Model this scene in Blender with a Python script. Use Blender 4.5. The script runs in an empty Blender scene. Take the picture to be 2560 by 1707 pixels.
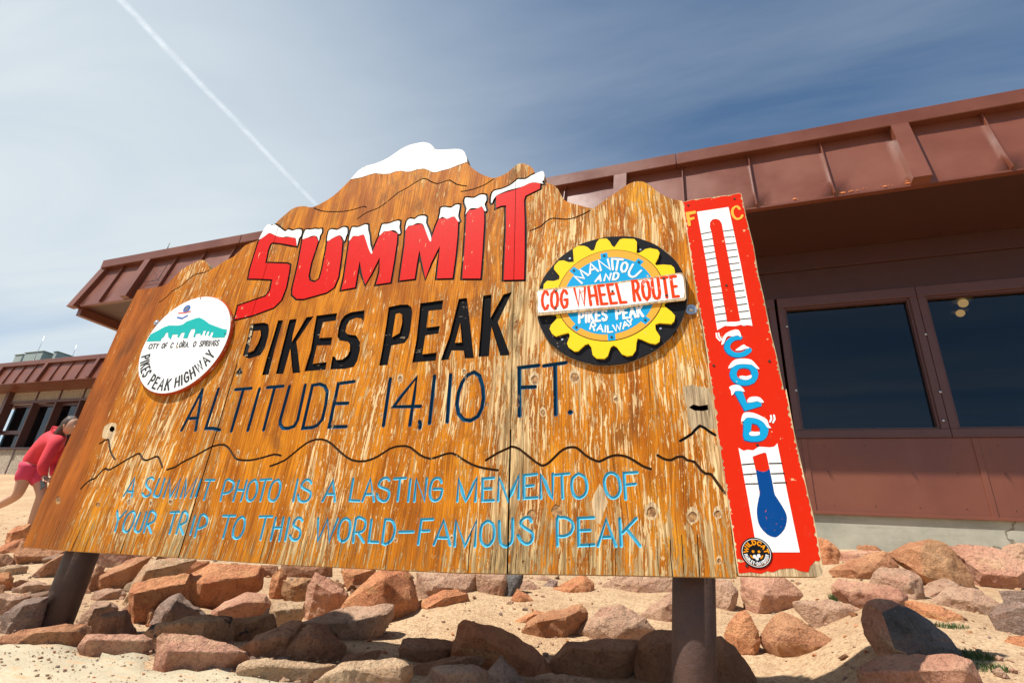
import bpy, bmesh, math, random
import numpy as np
from mathutils import Vector, Matrix, noise
from mathutils.geometry import delaunay_2d_cdt
random.seed(7)
rad = math.radians
sc = bpy.context.scene
COL = sc.collection

# ------------------------------------------------------------------ camera
YAW, PITCH, ROLL, FPX = rad(-21.6), rad(21.9), rad(4.07), 1290.0
def cam_axes():
    cy, sy, cp, sp = math.cos(YAW), math.sin(YAW), math.cos(PITCH), math.sin(PITCH)
    f = np.array([sy*cp, cy*cp, sp]); r = np.array([cy, -sy, 0.0]); u = np.cross(r, f)
    cr, sr = math.cos(ROLL), math.sin(ROLL)
    return cr*r + sr*u, -sr*r + cr*u, f
CR, CU, CF = cam_axes()
cam_d = bpy.data.cameras.new("camera"); cam = bpy.data.objects.new("camera", cam_d); COL.objects.link(cam)
cam.matrix_world = Matrix([[CR[i], CU[i], -CF[i], 0] for i in range(3)] + [[0, 0, 0, 1]])
cam_d.sensor_width = 36; cam_d.lens = 36*FPX/2560; cam_d.clip_start = 0.05; cam_d.clip_end = 60000
sc.camera = cam

# ------------------------------------------------------------------ light
SUN = Vector((-0.385, -0.352, 0.843)).normalized()
sun_d = bpy.data.lights.new("sun", 'SUN'); sun_d.energy = 5.0; sun_d.angle = rad(0.53); sun_d.color = (1.0, 0.955, 0.88)
sun = bpy.data.objects.new("sun", sun_d); COL.objects.link(sun)
sun.rotation_euler = SUN.to_track_quat('Z', 'Y').to_euler(); sun.location = SUN*50
world = bpy.data.worlds.new("World"); sc.world = world; world.use_nodes = True
sc.view_settings.view_transform = 'Standard'; sc.view_settings.look = 'None'
sc.view_settings.gamma = 1.0; sc.view_settings.use_curve_mapping = False
sc.view_settings.exposure = 0.48

class NT:
    """small helper for building node trees"""
    def __init__(s, nt): s.t = nt; nt.nodes.clear()
    def n(s, kind, **kw):
        nd = s.t.nodes.new(kind)
        for k, v in kw.items():
            if k.startswith('_'): setattr(nd, k[1:], v)
            else:
                key = int(k[1:]) if k[0] == 'i' and k[1:].isdigit() else k
                if isinstance(v, bpy.types.NodeSocket): s.t.links.new(v, nd.inputs[key])
                else: nd.inputs[key].default_value = v
        return nd
    def math(s, op, a, b=0.0, c=0.0):
        return s.n('ShaderNodeMath', _operation=op, i0=a, i1=b, i2=c).outputs[0]
    def vmath(s, op, a, b=(0, 0, 0)):
        nd = s.n('ShaderNodeVectorMath', _operation=op, i0=a, i1=b)
        return nd.outputs['Value'] if op in ('DOT_PRODUCT', 'LENGTH') else nd.outputs[0]
    def mix(s, f, a, b, mode='MIX'):
        nd = s.t.nodes.new('ShaderNodeMix'); nd.data_type = 'RGBA'; nd.blend_type = mode
        for idx, v in ((0, f), (6, a), (7, b)):
            if isinstance(v, bpy.types.NodeSocket): s.t.links.new(v, nd.inputs[idx])
            else: nd.inputs[idx].default_value = v if idx == 0 else (tuple(v)+(1.0,))[:4]
        return nd.outputs[2]
    def mapr(s, v, a, b, c=0.0, d=1.0, smooth=True):
        return s.n('ShaderNodeMapRange', _interpolation_type='SMOOTHSTEP' if smooth else 'LINEAR',
                   i0=v, i1=a, i2=b, i3=c, i4=d).outputs[0]
    def noise(s, vec, scale=1.0, detail=4.0, rough=0.55, dist=0.0):
        return s.n('ShaderNodeTexNoise', Vector=vec, Scale=scale, Detail=detail, Roughness=rough, Distortion=dist).outputs[0]
    def scale(s, vec, v): return s.vmath('MULTIPLY', vec, v)
    def link(s, a, b): s.t.links.new(a, b)

w = NT(world.node_tree)
sky = w.n('ShaderNodeTexSky'); sky.sky_type = 'NISHITA'; sky.sun_disc = False
sky.sun_elevation = math.asin(SUN.z); sky.sun_rotation = math.atan2(SUN.x, SUN.y)
sky.altitude = 2500; sky.air_density = 1.0; sky.dust_density = 0.8; sky.ozone_density = 1.3
tc = w.n('ShaderNodeTexCoord').outputs['Generated']
sep = w.n('ShaderNodeSeparateXYZ', Vector=tc)
zc = w.math('MAXIMUM', sep.outputs[2], 0.06)
plane = w.n('ShaderNodeCombineXYZ', X=w.math('DIVIDE', sep.outputs[0], zc), Y=w.math('DIVIDE', sep.outputs[1], zc), Z=0.0).outputs[0]
# cirrus veil: thickens toward the west (-X) and the horizon, drawn out along the wind
rot = w.n('ShaderNodeMapping', Vector=plane, Rotation=(0, 0, rad(38)), Scale=(0.35, 1.5, 1.0)).outputs[0]
c1 = w.noise(rot, 1.1, 7, 0.55, 0.6)
c2 = w.noise(plane, 0.55, 3, 0.5)
west = w.mapr(w.vmath('DOT_PRODUCT', tc, (-0.80, 0.0, -0.60)), -0.62, 0.50)
veil = w.math('ADD', w.math('MULTIPLY', west, 0.80), w.math('MULTIPLY', w.math('SUBTRACT', c1, 0.5), 1.05))
veil = w.math('ADD', veil, w.math('MULTIPLY', w.math('SUBTRACT', c2, 0.5), 0.35))
veil = w.mapr(veil, -0.12, 0.95, 0.07, 0.97, smooth=False)
skyc = w.mix(1.0, sky.outputs[0], (0.47, 0.82, 0.96), 'MULTIPLY')
final = w.mix(veil, skyc, (5.3, 5.85, 6.15))
bg = w.n('ShaderNodeBackground', Color=final, Strength=0.10)
w.link(bg.outputs[0], w.n('ShaderNodeOutputWorld').inputs[0])

# ------------------------------------------------------------------ helpers
def ray(x, y): return ((x-1280.0)*CR - (y-853.5)*CU)/FPX + CF          # photograph pixel (2560 wide) -> direction
def at_y(x, y, Y): q = ray(x, y); return Vector(q*(Y/q[1]))
ZM = dict(F=(0, 0, .91875), A=(560, 700, 3.178), B=(440, 880, 4.704), C=(920, 880, 4.3556), D=(260, 1160, 4.704), E=(720, 1160, 4.704),
          G=(1140, 1160, 4.704), H=(300, 340, 3.36), I=(1000, 340, 2.6133), J=(40, 1060, 3.92), K=(1240, 980, 3.267), L=(560, 340, 2.8),
          M=(1300, 560, 4.127), N=(1690, 470, 2.9575), O=(1690, 920, 2.9025), P=(1820, 1320, 13.064), Q=(330, 720, 5.6), R=(430, 950, 2.198),
          S=(0, 0, 1.0), W=(150, 520, 3.357), r1=(0, 1267, 3.36), r2=(600, 1267, 3.36), r3=(1250, 1267, 3.36), r4=(1860, 1267, 3.36), v=(0, 800, 3.357))
def zm(k, pts):
    ox, oy, s = ZM[k]; return [(ox+p[0]/s, oy+p[1]/s) for p in pts]

def tag(o, label=None, cat=None, group=None, kind=None):
    for k, v in (('label', label), ('category', cat), ('group', group), ('kind', kind)):
        if v: o[k] = v
    return o
def empty(name, loc=(0, 0, 0), label=None, cat=None, group=None):
    o = bpy.data.objects.new(name, None); COL.objects.link(o); o.location = loc; o.empty_display_size = 0.1
    return tag(o, label, cat, group)
def mesh_obj(name, verts, faces, mats, parent=None, midx=None, smooth=False, loc=None):
    me = bpy.data.meshes.new(name); me.from_pydata([tuple(v) for v in verts], [], faces)
    for m in (mats if isinstance(mats, (list, tuple)) else [mats]): me.materials.append(m)
    if midx: me.polygons.foreach_set('material_index', midx)
    if smooth: me.polygons.foreach_set('use_smooth', [True]*len(faces))
    me.update(); o = bpy.data.objects.new(name, me); COL.objects.link(o)
    if parent: o.parent = parent
    if loc is not None: o.location = loc
    return o
def bm_obj(name, bm, mats, parent=None, smooth=False, loc=None):
    me = bpy.data.meshes.new(name); bm.normal_update(); bm.to_mesh(me); bm.free()
    for m in (mats if isinstance(mats, (list, tuple)) else [mats]): me.materials.append(m)
    if smooth: me.polygons.foreach_set('use_smooth', [True]*len(me.polygons))
    o = bpy.data.objects.new(name, me); COL.objects.link(o)
    if parent: o.parent = parent
    if loc is not None: o.location = loc
    return o
def add_box(bm, lo, hi, bevel=0.0, M=None):
    c = [(lo[i]+hi[i])/2 for i in range(3)]; d = [abs(hi[i]-lo[i]) for i in range(3)]
    r = bmesh.ops.create_cube(bm, size=1.0, matrix=(M or Matrix()) @ Matrix.Translation(c) @ Matrix.Diagonal((d[0], d[1], d[2], 1)))
    if bevel: bmesh.ops.bevel(bm, geom=list({e for v in r['verts'] for e in v.link_edges}), offset=bevel, segments=1, affect='EDGES')
def box(name, lo, hi, mat, parent=None, bevel=0.0, M=None):
    bm = bmesh.new(); add_box(bm, lo, hi, bevel, M); return bm_obj(name, bm, mat, parent)
def add_tube(bm, a, b, r0, r1=None, seg=12, cap=True):
    a = Vector(a); b = Vector(b); d = b-a; r1 = r0 if r1 is None else r1
    bmesh.ops.create_cone(bm, cap_ends=cap, segments=seg, radius1=r0, radius2=r1, depth=d.length,
                          matrix=Matrix.Translation((a+b)/2) @ d.to_track_quat('Z', 'Y').to_matrix().to_4x4())
def tube(name, a, b, r0, r1=None, mat=None, parent=None, seg=12):
    bm = bmesh.new(); add_tube(bm, a, b, r0, r1, seg); o = bm_obj(name, bm, mat, parent)
    for p in o.data.polygons: p.use_smooth = len(p.vertices) == 4
    return o

# ------------------------------------------------------------------ materials
def new_mat(name):
    m = bpy.data.materials.new(name); m.use_nodes = True; t = NT(m.node_tree)
    b = t.n('ShaderNodeBsdfPrincipled'); o = t.n('ShaderNodeOutputMaterial'); t.link(b.outputs[0], o.inputs[0])
    return m, t, b
def objco(t, sc_=(1, 1, 1)):
    return t.scale(t.n('ShaderNodeTexCoord').outputs['Object'], sc_)
def bump(t, b, h, strength=0.4, dist=0.01):
    t.link(t.n('ShaderNodeBump', Height=h, Strength=strength, Distance=dist).outputs[0], b.inputs['Normal'])

BARE = (0.66, 0.47, 0.25)
def paint(name, col, rough=0.45, chips=0.0, chipcol=BARE, grain=0.0, vary=0.12, chipscale=(90, 16, 90), metal=0.0, spec=0.06, dusty=0.05):
    """weathered paint in the sign's own coordinates; chips follow the wood grain"""
    m, t, b = new_mat(name); co = objco(t)
    n1 = t.noise(co, 9.0, 5, 0.6)
    c = t.mix(t.math('MULTIPLY', n1, vary), col, tuple(x*0.45 for x in col))
    dust = t.noise(co, 40, 4, 0.7)
    c = t.mix(t.mapr(dust, 0.58, 0.85, 0, dusty), c, (0.6, 0.5, 0.38))
    h = t.math('MULTIPLY', dust, 0.15)
    if chips > 0:
        k = t.noise(t.scale(co, chipscale), 1.0, 4, 0.62)
        k2 = t.noise(co, 7.0, 3, 0.5)
        kk = t.math('ADD', k, t.math('MULTIPLY', t.math('SUBTRACT', k2, 0.5), 0.35))
        msk = t.mapr(kk, 0.72-chips, 0.735-chips)
        c = t.mix(msk, c, chipcol); h = t.math('SUBTRACT', h, t.math('MULTIPLY', msk, 0.6))
    if grain > 0:
        g = t.noise(t.scale(co, (330, 9, 330)), 1.0, 3, 0.6)
        c = t.mix(t.mapr(g, 0.35, 0.62, grain, 0), c, tuple(x*0.4 for x in col))
        h = t.math('ADD', h, t.math('MULTIPLY', g, grain*1.5))
    t.link(c, b.inputs['Base Color']); b.inputs['Roughness'].default_value = rough
    b.inputs['Metallic'].default_value = metal; b.inputs['Specular IOR Level'].default_value = spec
    bump(t, b, h, 0.35, 0.003)
    return m

def wood_mat():
    m, t, b = new_mat("weathered_stained_plywood")
    co = objco(t)
    at = lambda n: t.n('ShaderNodeAttribute', _attribute_name=n).outputs['Fac']
    wear, stain, dirt, grey = at('wear'), at('stain'), at('dirt'), at('grey')
    wob = t.noise(t.scale(co, (2.2, 1.1, 1)), 1.0, 3, 0.5)
    dx = t.math('MULTIPLY', t.math('SUBTRACT', wob, 0.5), 0.10)
    cw = t.vmath('ADD', co, t.n('ShaderNodeCombineXYZ', X=dx, Y=0.0, Z=0.0).outputs[0])
    # stain colour: broad stained bands along the grain
    a1 = t.noise(t.scale(cw, (17, 2.2, 5)), 1.0, 5, 0.6)
    a2 = t.noise(t.scale(cw, (5.0, 2.4, 5)), 1.0, 4, 0.6)
    base = t.mix(t.mapr(a1, 0.34, 0.64), (0.36, 0.100, 0.008), (0.66, 0.235, 0.014))
    base = t.mix(t.mapr(a2, 0.54, 0.74, 0, 0.50), base, (0.86, 0.44, 0.035))
    base = t.mix(t.mapr(a2, 0.24, 0.44, 0.75, 0), base, (0.32, 0.105, 0.020))
    base = t.mix(t.mapr(t.noise(t.scale(cw, (8, 3.5, 5)), 1.0, 6, 0.7), 0.54, 0.68, 0, 0.70), base, (0.20, 0.075, 0.020))
    # reddish brown unworn stain at the far left
    st = t.mix(t.mapr(t.noise(t.scale(cw, (9, 1.5, 5)), 1.0, 5, 0.6), 0.35, 0.68), (0.22, 0.062, 0.018), (0.47, 0.135, 0.022))
    st = t.mix(t.mapr(t.noise(t.scale(cw, (12, 5, 5)), 1.0, 3, 0.5), 0.56, 0.75, 0, 0.6), st, (0.12, 0.06, 0.03))
    base = t.mix(stain, base, st)
    # fine grain lines
    g = t.noise(t.scale(cw, (240, 5, 60)), 1.0, 3, 0.6)
    g2 = t.noise(t.scale(cw, (95, 3, 60)), 1.0, 3, 0.6)
    base = t.mix(t.mapr(g, 0.36, 0.56, 0.65, 0), base, (0.16, 0.045, 0.008))
    # bare pale streaks where the finish has gone, three sizes
    s1 = t.noise(t.scale(cw, (52, 4.6, 20)), 1.0, 5, 0.62)
    s2 = t.noise(t.scale(cw, (120, 13, 60)), 1.0, 4, 0.60)
    s3 = t.noise(t.scale(cw, (230, 50, 60)), 1.0, 3, 0.6)
    off = t.math('MULTIPLY', wear, 0.21)
    m1 = t.mapr(t.math('ADD', s1, off), 0.675, 0.70)
    m2 = t.mapr(t.math('ADD', s2, off), 0.665, 0.69)
    m3 = t.mapr(t.math('ADD', s3, t.math('MULTIPLY', off, 0.6)), 0.675, 0.695)
    bare = t.mix(t.mapr(g2, 0.38, 0.62), (0.46, 0.27, 0.11), (0.86, 0.62, 0.32))
    bare = t.mix(t.mapr(g, 0.34, 0.50, 0.7, 0), bare, (0.25, 0.13, 0.05))
    bare = t.mix(grey, bare, t.mix(t.mapr(g2, 0.4, 0.6), (0.26, 0.17, 0.075), (0.62, 0.44, 0.20)))
    msk = t.math('MAXIMUM', t.math('MAXIMUM', m1, m2), t.math('MULTIPLY', m3, 0.8))
    c = t.mix(msk, base, bare)
    # dark dirt in the cracks, near the seams and edges
    dn = t.noise(t.scale(cw, (60, 8, 20)), 1.0, 4, 0.65)
    c = t.mix(t.math('MULTIPLY', dirt, t.mapr(dn, 0.40, 0.62)), c, (0.11, 0.075, 0.04))
    ck = t.noise(t.scale(cw, (170, 2.2, 30)), 1.0, 2, 0.5)
    crk = t.mapr(t.math('SUBTRACT', ck, t.math('MULTIPLY', wear, 0.05)), 0.245, 0.262, 1, 0)
    c = t.mix(t.math('MULTIPLY', crk, 0.8), c, (0.05, 0.03, 0.015))
    t.link(c, b.inputs['Base Color'])
    t.link(t.mapr(msk, 0, 1, 0.55, 0.85), b.inputs['Roughness']); b.inputs['Specular IOR Level'].default_value = 0.05
    h = t.math('ADD', t.math('MULTIPLY', g, 0.5), t.math('MULTIPLY', g2, 0.6))
    h = t.math('SUBTRACT', h, t.math('ADD', t.math('MULTIPLY', msk, 0.30), t.math('MULTIPLY', crk, 1.2)))
    bump(t, b, h, 0.75, 0.004)
    return m
M = {}
M['wood'] = wood_mat()
def simple_wood(name, c1, c2, sc_=(120, 6, 60)):
    m, t, b = new_mat(name); co = objco(t); g = t.noise(t.scale(co, sc_), 1.0, 4, 0.65); g2 = t.noise(t.scale(co, (330, 12, 60)), 1.0, 3, 0.6)
    c = t.mix(t.mapr(g, 0.35, 0.65), c1, c2); c = t.mix(t.mapr(g2, 0.35, 0.52, 0.6, 0), c, tuple(x*0.4 for x in c1))
    t.link(c, b.inputs['Base Color']); b.inputs['Roughness'].default_value = 0.8; bump(t, b, g2, 0.6, 0.003); return m
M['edge'] = simple_wood("plywood_edge", (0.24, 0.15, 0.07), (0.52, 0.37, 0.19), (20, 20, 300))
M['bare'] = simple_wood("bare_weathered_wood", (0.42, 0.27, 0.13), (0.74, 0.56, 0.32))
M['greywood'] = simple_wood("greyed_wood", (0.25, 0.17, 0.09), (0.56, 0.42, 0.24))
M['knot'] = simple_wood("knot_wood", (0.20, 0.09, 0.03), (0.55, 0.30, 0.11), (70, 60, 60))
M['hole'] = paint("dark_hole", (0.012, 0.008, 0.005), 0.9, vary=0)
M['red'] = paint("red_letter_paint", (0.64, 0.008, 0.005), 0.5, chips=0.035, grain=0.12)
M['white'] = paint("white_snow_paint", (0.84, 0.83, 0.80), 0.5, chips=0.022, vary=0.04, grain=0.16, chipcol=(0.5, 0.42, 0.3))
M['black'] = paint("black_letter_paint", (0.009, 0.009, 0.011), 0.42, chips=0.012, grain=0.25, chipcol=(0.4, 0.33, 0.22), chipscale=(22, 120, 60), spec=0.02, dusty=0.0)
M['blackworn'] = paint("peeling_black_paint", (0.02, 0.02, 0.022), 0.5, chips=0.20, chipcol=(0.55, 0.42, 0.25), chipscale=(60, 50, 60))
M['outline'] = paint("black_groove_paint", (0.018, 0.014, 0.012), 0.5, chips=0.03)
M['line'] = paint("brown_groove_paint", (0.065, 0.032, 0.014), 0.6, chips=0.05)
M['navy'] = paint("dark_blue_groove_paint", (0.010, 0.060, 0.125), 0.32, chips=0.03)
M['sky'] = paint("light_blue_groove_paint", (0.075, 0.43, 0.62), 0.5, chips=0.04, chipcol=(0.30, 0.52, 0.55), grain=0.15)
M['tred'] = paint("thermometer_red_paint", (0.64, 0.022, 0.005), 0.45, chips=0.018, vary=0.10, chipscale=(60, 50, 60), chipcol=(0.72, 0.40, 0.2))
M['twhite'] = paint("thermometer_white_paint", (0.83, 0.83, 0.81), 0.4, chips=0.012, vary=0.03, chipscale=(60, 50, 60), chipcol=(0.45, 0.38, 0.28))
M['tblue'] = paint("thermometer_blue_paint", (0.003, 0.060, 0.25), 0.4, chips=0.050, vary=0.2, chipscale=(90, 80, 60), chipcol=(0.42, 0.08, 0.06))
M['cyan'] = paint("cyan_lettering_paint", (0.008, 0.33, 0.62), 0.4, chips=0.01, chipscale=(60, 50, 60))
M['cyandk'] = paint("cyan_shadow_paint", (0.006, 0.09, 0.28), 0.4)
M['yellow'] = paint("yellow_gear_paint", (0.84, 0.60, 0.022), 0.42, chips=0.008, vary=0.06, chipscale=(50, 50, 50))
M['amber'] = paint("amber_ring_paint", (0.83, 0.38, 0.050), 0.42, vary=0.06)
M['amberL'] = paint("amber_letter_paint", (0.83, 0.43, 0.06), 0.42, vary=0.06)
M['gblue'] = paint("plaque_blue_paint", (0.014, 0.34, 0.66), 0.4, chips=0.01, vary=0.08, chipscale=(50, 50, 50))
M['gblack'] = paint("plaque_black_paint", (0.016, 0.016, 0.019), 0.36, chips=0.020, chipscale=(80, 80, 80), chipcol=(0.3, 0.26, 0.2))
M['ored'] = paint("orange_red_lettering", (0.74, 0.050, 0.006), 0.45, chips=0.005, chipscale=(80, 60, 80), chipcol=(0.8, 0.75, 0.7))
M['sign_white'] = paint("sign_white_paint", (0.84, 0.84, 0.82), 0.42, chips=0.035, vary=0.03, chipscale=(50, 45, 60), chipcol=(0.50, 0.38, 0.25))
M['disc_white'] = paint("disc_white_paint", (0.85, 0.86, 0.85), 0.30, chips=0.004, vary=0.02, chipscale=(60, 50, 60))
M['rim'] = paint("red_rim_paint", (0.50, 0.075, 0.022), 0.5, chips=0.10, chipscale=(20, 20, 120), chipcol=(0.62, 0.45, 0.28))
M['teal'] = paint("teal_paint", (0.020, 0.43, 0.41), 0.35, vary=0.10)
M['char'] = paint("charcoal_lettering", (0.045, 0.045, 0.045), 0.45, vary=0.1, chips=0.01)
M['badge_blue'] = paint("badge_blue", (0.05, 0.15, 0.48), 0.4); M['badge_red'] = paint("badge_red", (0.7, 0.14, 0.13), 0.4)
M['badge_grey'] = paint("badge_grey", (0.18, 0.19, 0.22), 0.4)
M['orange'] = paint("sticker_orange", (0.85, 0.30, 0.008), 0.3); M['stick_black'] = paint("sticker_black", (0.010, 0.010, 0.012), 0.25, vary=0)
M['stick_white'] = paint("sticker_white", (0.75, 0.76, 0.78), 0.3)
M['steel'] = paint("galvanised_steel", (0.50, 0.53, 0.57), 0.35, metal=0.85, vary=0.2)
M['screw'] = paint("rusty_screw", (0.06, 0.045, 0.035), 0.55, metal=0.3)

def metal_paint():
    m, t, b = new_mat("brown_red_metal_cladding"); co = objco(t)
    n1 = t.noise(co, 1.3, 5, 0.6); n2 = t.noise(co, 60, 3, 0.6); n3 = t.noise(t.scale(co, (2.5, 2.5, .4)), 1.0, 4, .6)
    c = t.mix(t.mapr(n1, 0.3, 0.7), (0.148, 0.043, 0.023), (0.192, 0.061, 0.033))
    c = t.mix(t.mapr(n3, 0.55, 0.8, 0, 0.30), c, (0.22, 0.09, 0.062))
    c = t.mix(t.mapr(n2, 0.70, 0.80, 0, 0.4), c, (0.38, 0.24, 0.18))
    t.link(c, b.inputs['Base Color']); t.link(t.mapr(n1, 0.3, 0.7, 0.30, 0.48), b.inputs['Roughness'])
    bump(t, b, t.math('ADD', t.noise(co, 3.0, 3, 0.5), t.math('MULTIPLY', n2, 0.04)), 0.25, 0.012); return m
M['clad'] = metal_paint()
def plain(name, c, rough=0.5, var=0.2, scale=8.0, bumpy=0.2, metal=0.0):
    m, t, b = new_mat(name); co = objco(t); n = t.noise(co, scale, 5, 0.6)
    t.link(t.mix(t.mapr(n, 0.3, 0.7, 0, var), c, tuple(x*0.5 for x in c)), b.inputs['Base Color'])
    b.inputs['Roughness'].default_value = rough; b.inputs['Metallic'].default_value = metal
    bump(t, b, t.noise(co, scale*6, 3, 0.6), bumpy, 0.004); return m
M['frame'] = plain("brown_window_frame", (0.105, 0.042, 0.034), 0.42)
M['clad_dark'] = plain("cladding_eave_shade", (0.062, 0.020, 0.013), 0.5, 0.3, 3)  # darkened brown for soffit and header: shade under the eave put into the colour
M['rust'] = plain("orange_primer_patch", (0.60, 0.16, 0.025), 0.7)
def glass_mat():
    m = bpy.data.materials.new("window_glass"); m.use_nodes = True; t = NT(m.node_tree)
    gl = t.n('ShaderNodeBsdfGlossy', Color=(0.72, 0.74, 0.76, 1), Roughness=0.02)
    tr = t.n('ShaderNodeBsdfTransparent', Color=(0.42, 0.46, 0.5, 1))
    fr = t.n('ShaderNodeFresnel', IOR=1.5).outputs[0]
    co = objco(t); n = t.noise(co, 1.2, 2, 0.5)
    t.link(t.n('ShaderNodeBump', Height=n, Strength=0.04, Distance=0.02).outputs[0], gl.inputs['Normal'])
    mx = t.n('ShaderNodeMixShader', i0=t.math('MULTIPLY', fr, 1.25)); t.link(tr.outputs[0], mx.inputs[1]); t.link(gl.outputs[0], mx.inputs[2])
    t.link(mx.outputs[0], t.n('ShaderNodeOutputMaterial').inputs[0]); return m
M['glass'] = glass_mat()
M['dark_room'] = plain("dim_interior", (0.045, 0.042, 0.040), 0.9)
def lamp_mat():
    m, t, b = new_mat("warm_lamp"); b.inputs['Emission Color'].default_value = (1.0, 0.50, 0.13, 1); b.inputs['Emission Strength'].default_value = 1.5
    b.inputs['Base Color'].default_value = (0.8, 0.6, 0.3, 1); return m
M['lamp'] = lamp_mat()
def concrete():
    m, t, b = new_mat("foundation_concrete"); co = objco(t)
    n1 = t.noise(co, 2.5, 6, 0.65); n2 = t.noise(t.scale(co, (1.2, 1, 14)), 3.0, 4, 0.6); n3 = t.noise(co, 45, 4, 0.6)
    c = t.mix(t.mapr(n1, 0.3, 0.7), (0.27, 0.265, 0.21), (0.42, 0.40, 0.32))
    c = t.mix(t.mapr(n2, 0.5, 0.75, 0, 0.35), c, (0.20, 0.19, 0.15))
    v = t.n('ShaderNodeTexVoronoi', _feature='DISTANCE_TO_EDGE', Vector=t.vmath('ADD', co, t.scale(t.n('ShaderNodeTexNoise', Vector=co, Scale=4.0, Detail=5.0).outputs[1], (0.5, 0.5, 0.5))), Scale=0.75).outputs[0]
    crk = t.mapr(v, 0.004, 0.010, 1, 0); c = t.mix(t.math('MULTIPLY', crk, 0.7), c, (0.13, 0.095, 0.05))
    t.link(c, b.inputs['Base Color']); b.inputs['Roughness'].default_value = 0.9
    bump(t, b, t.math('SUBTRACT', t.math('MULTIPLY', n3, 0.5), crk), 0.5, 0.006); return m
M['concrete'] = concrete()
def aggregate():
    m, t, b = new_mat("exposed_aggregate"); co = objco(t)
    v = t.n('ShaderNodeTexVoronoi', Vector=co, Scale=45.0); n = t.noise(co, 3, 4, 0.6)
    c = t.mix(t.math('MULTIPLY', v.outputs[0], 1.3), (0.50, 0.42, 0.32), (0.19, 0.145, 0.10)); c = t.mix(t.mapr(n, 0.4, 0.7, 0, 0.4), c, (0.30, 0.23, 0.15))
    c = t.mix(t.mapr(t.n('ShaderNodeTexWhiteNoise', Vector=v.outputs['Position']).outputs[0], 0.3, 0.95, 0, 0.55), c, (0.58, 0.50, 0.40))
    t.link(c, b.inputs['Base Color']); b.inputs['Roughness'].default_value = 0.9; bump(t, b, v.outputs[0], 0.5, 0.02); return m
M['aggregate'] = aggregate()
def ground():
    m, t, b = new_mat("decomposed_granite_sand"); co = objco(t)
    n1 = t.noise(co, 1.3, 6, 0.6); n2 = t.noise(co, 60, 5, 0.7); n3 = t.noise(co, 260, 3, 0.6)
    v = t.n('ShaderNodeTexVoronoi', Vector=co, Scale=130.0)
    c = t.mix(t.mapr(n1, 0.3, 0.7), (0.48, 0.31, 0.17), (0.62, 0.435, 0.255))
    c = t.mix(t.mapr(n2, 0.42, 0.66, 0, 0.75), c, (0.27, 0.15, 0.075))
    c = t.mix(t.mapr(n3, 0.56, 0.72, 0, 0.6), c, (0.70, 0.56, 0.38))
    c = t.mix(t.mapr(v.outputs[0], 0.0, 0.22, 0.5, 0), c, (0.20, 0.13, 0.08))
    n9 = t.noise(co, 14, 5, 0.65); c = t.mix(t.mapr(n9, 0.48, 0.66, 0, 0.5), c, (0.33, 0.19, 0.10))
    t.link(c, b.inputs['Base Color']); b.inputs['Roughness'].default_value = 0.95
    h = t.math('ADD', t.math('MULTIPLY', n2, 0.6), t.math('MULTIPLY', v.outputs[0], 0.5)); h = t.math('ADD', h, t.math('MULTIPLY', n3, 0.3))
    bump(t, b, h, 0.9, 0.012); return m
M['ground'] = ground()
def path_mat():
    m, t, b = new_mat("sandy_concrete_path"); co = objco(t)
    n1 = t.noise(co, 4.0, 6, 0.65); n2 = t.noise(co, 90, 4, 0.65); n3 = t.noise(t.scale(co, (1, 2.5, 1)), 11, 6, 0.7)
    c = t.mix(t.mapr(n1, 0.35, 0.65), (0.40, 0.345, 0.235), (0.51, 0.44, 0.30)); c = t.mix(t.mapr(n2, 0.5, 0.75, 0, 0.5), c, (0.26, 0.20, 0.12))
    c = t.mix(t.mapr(n3, 0.56, 0.66, 0, 0.75), c, (0.55, 0.31, 0.155))
    t.link(c, b.inputs['Base Color']); b.inputs['Roughness'].default_value = 0.92; bump(t, b, t.math('ADD', n2, n3), 0.5, 0.008); return m
M['path'] = path_mat()
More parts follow.
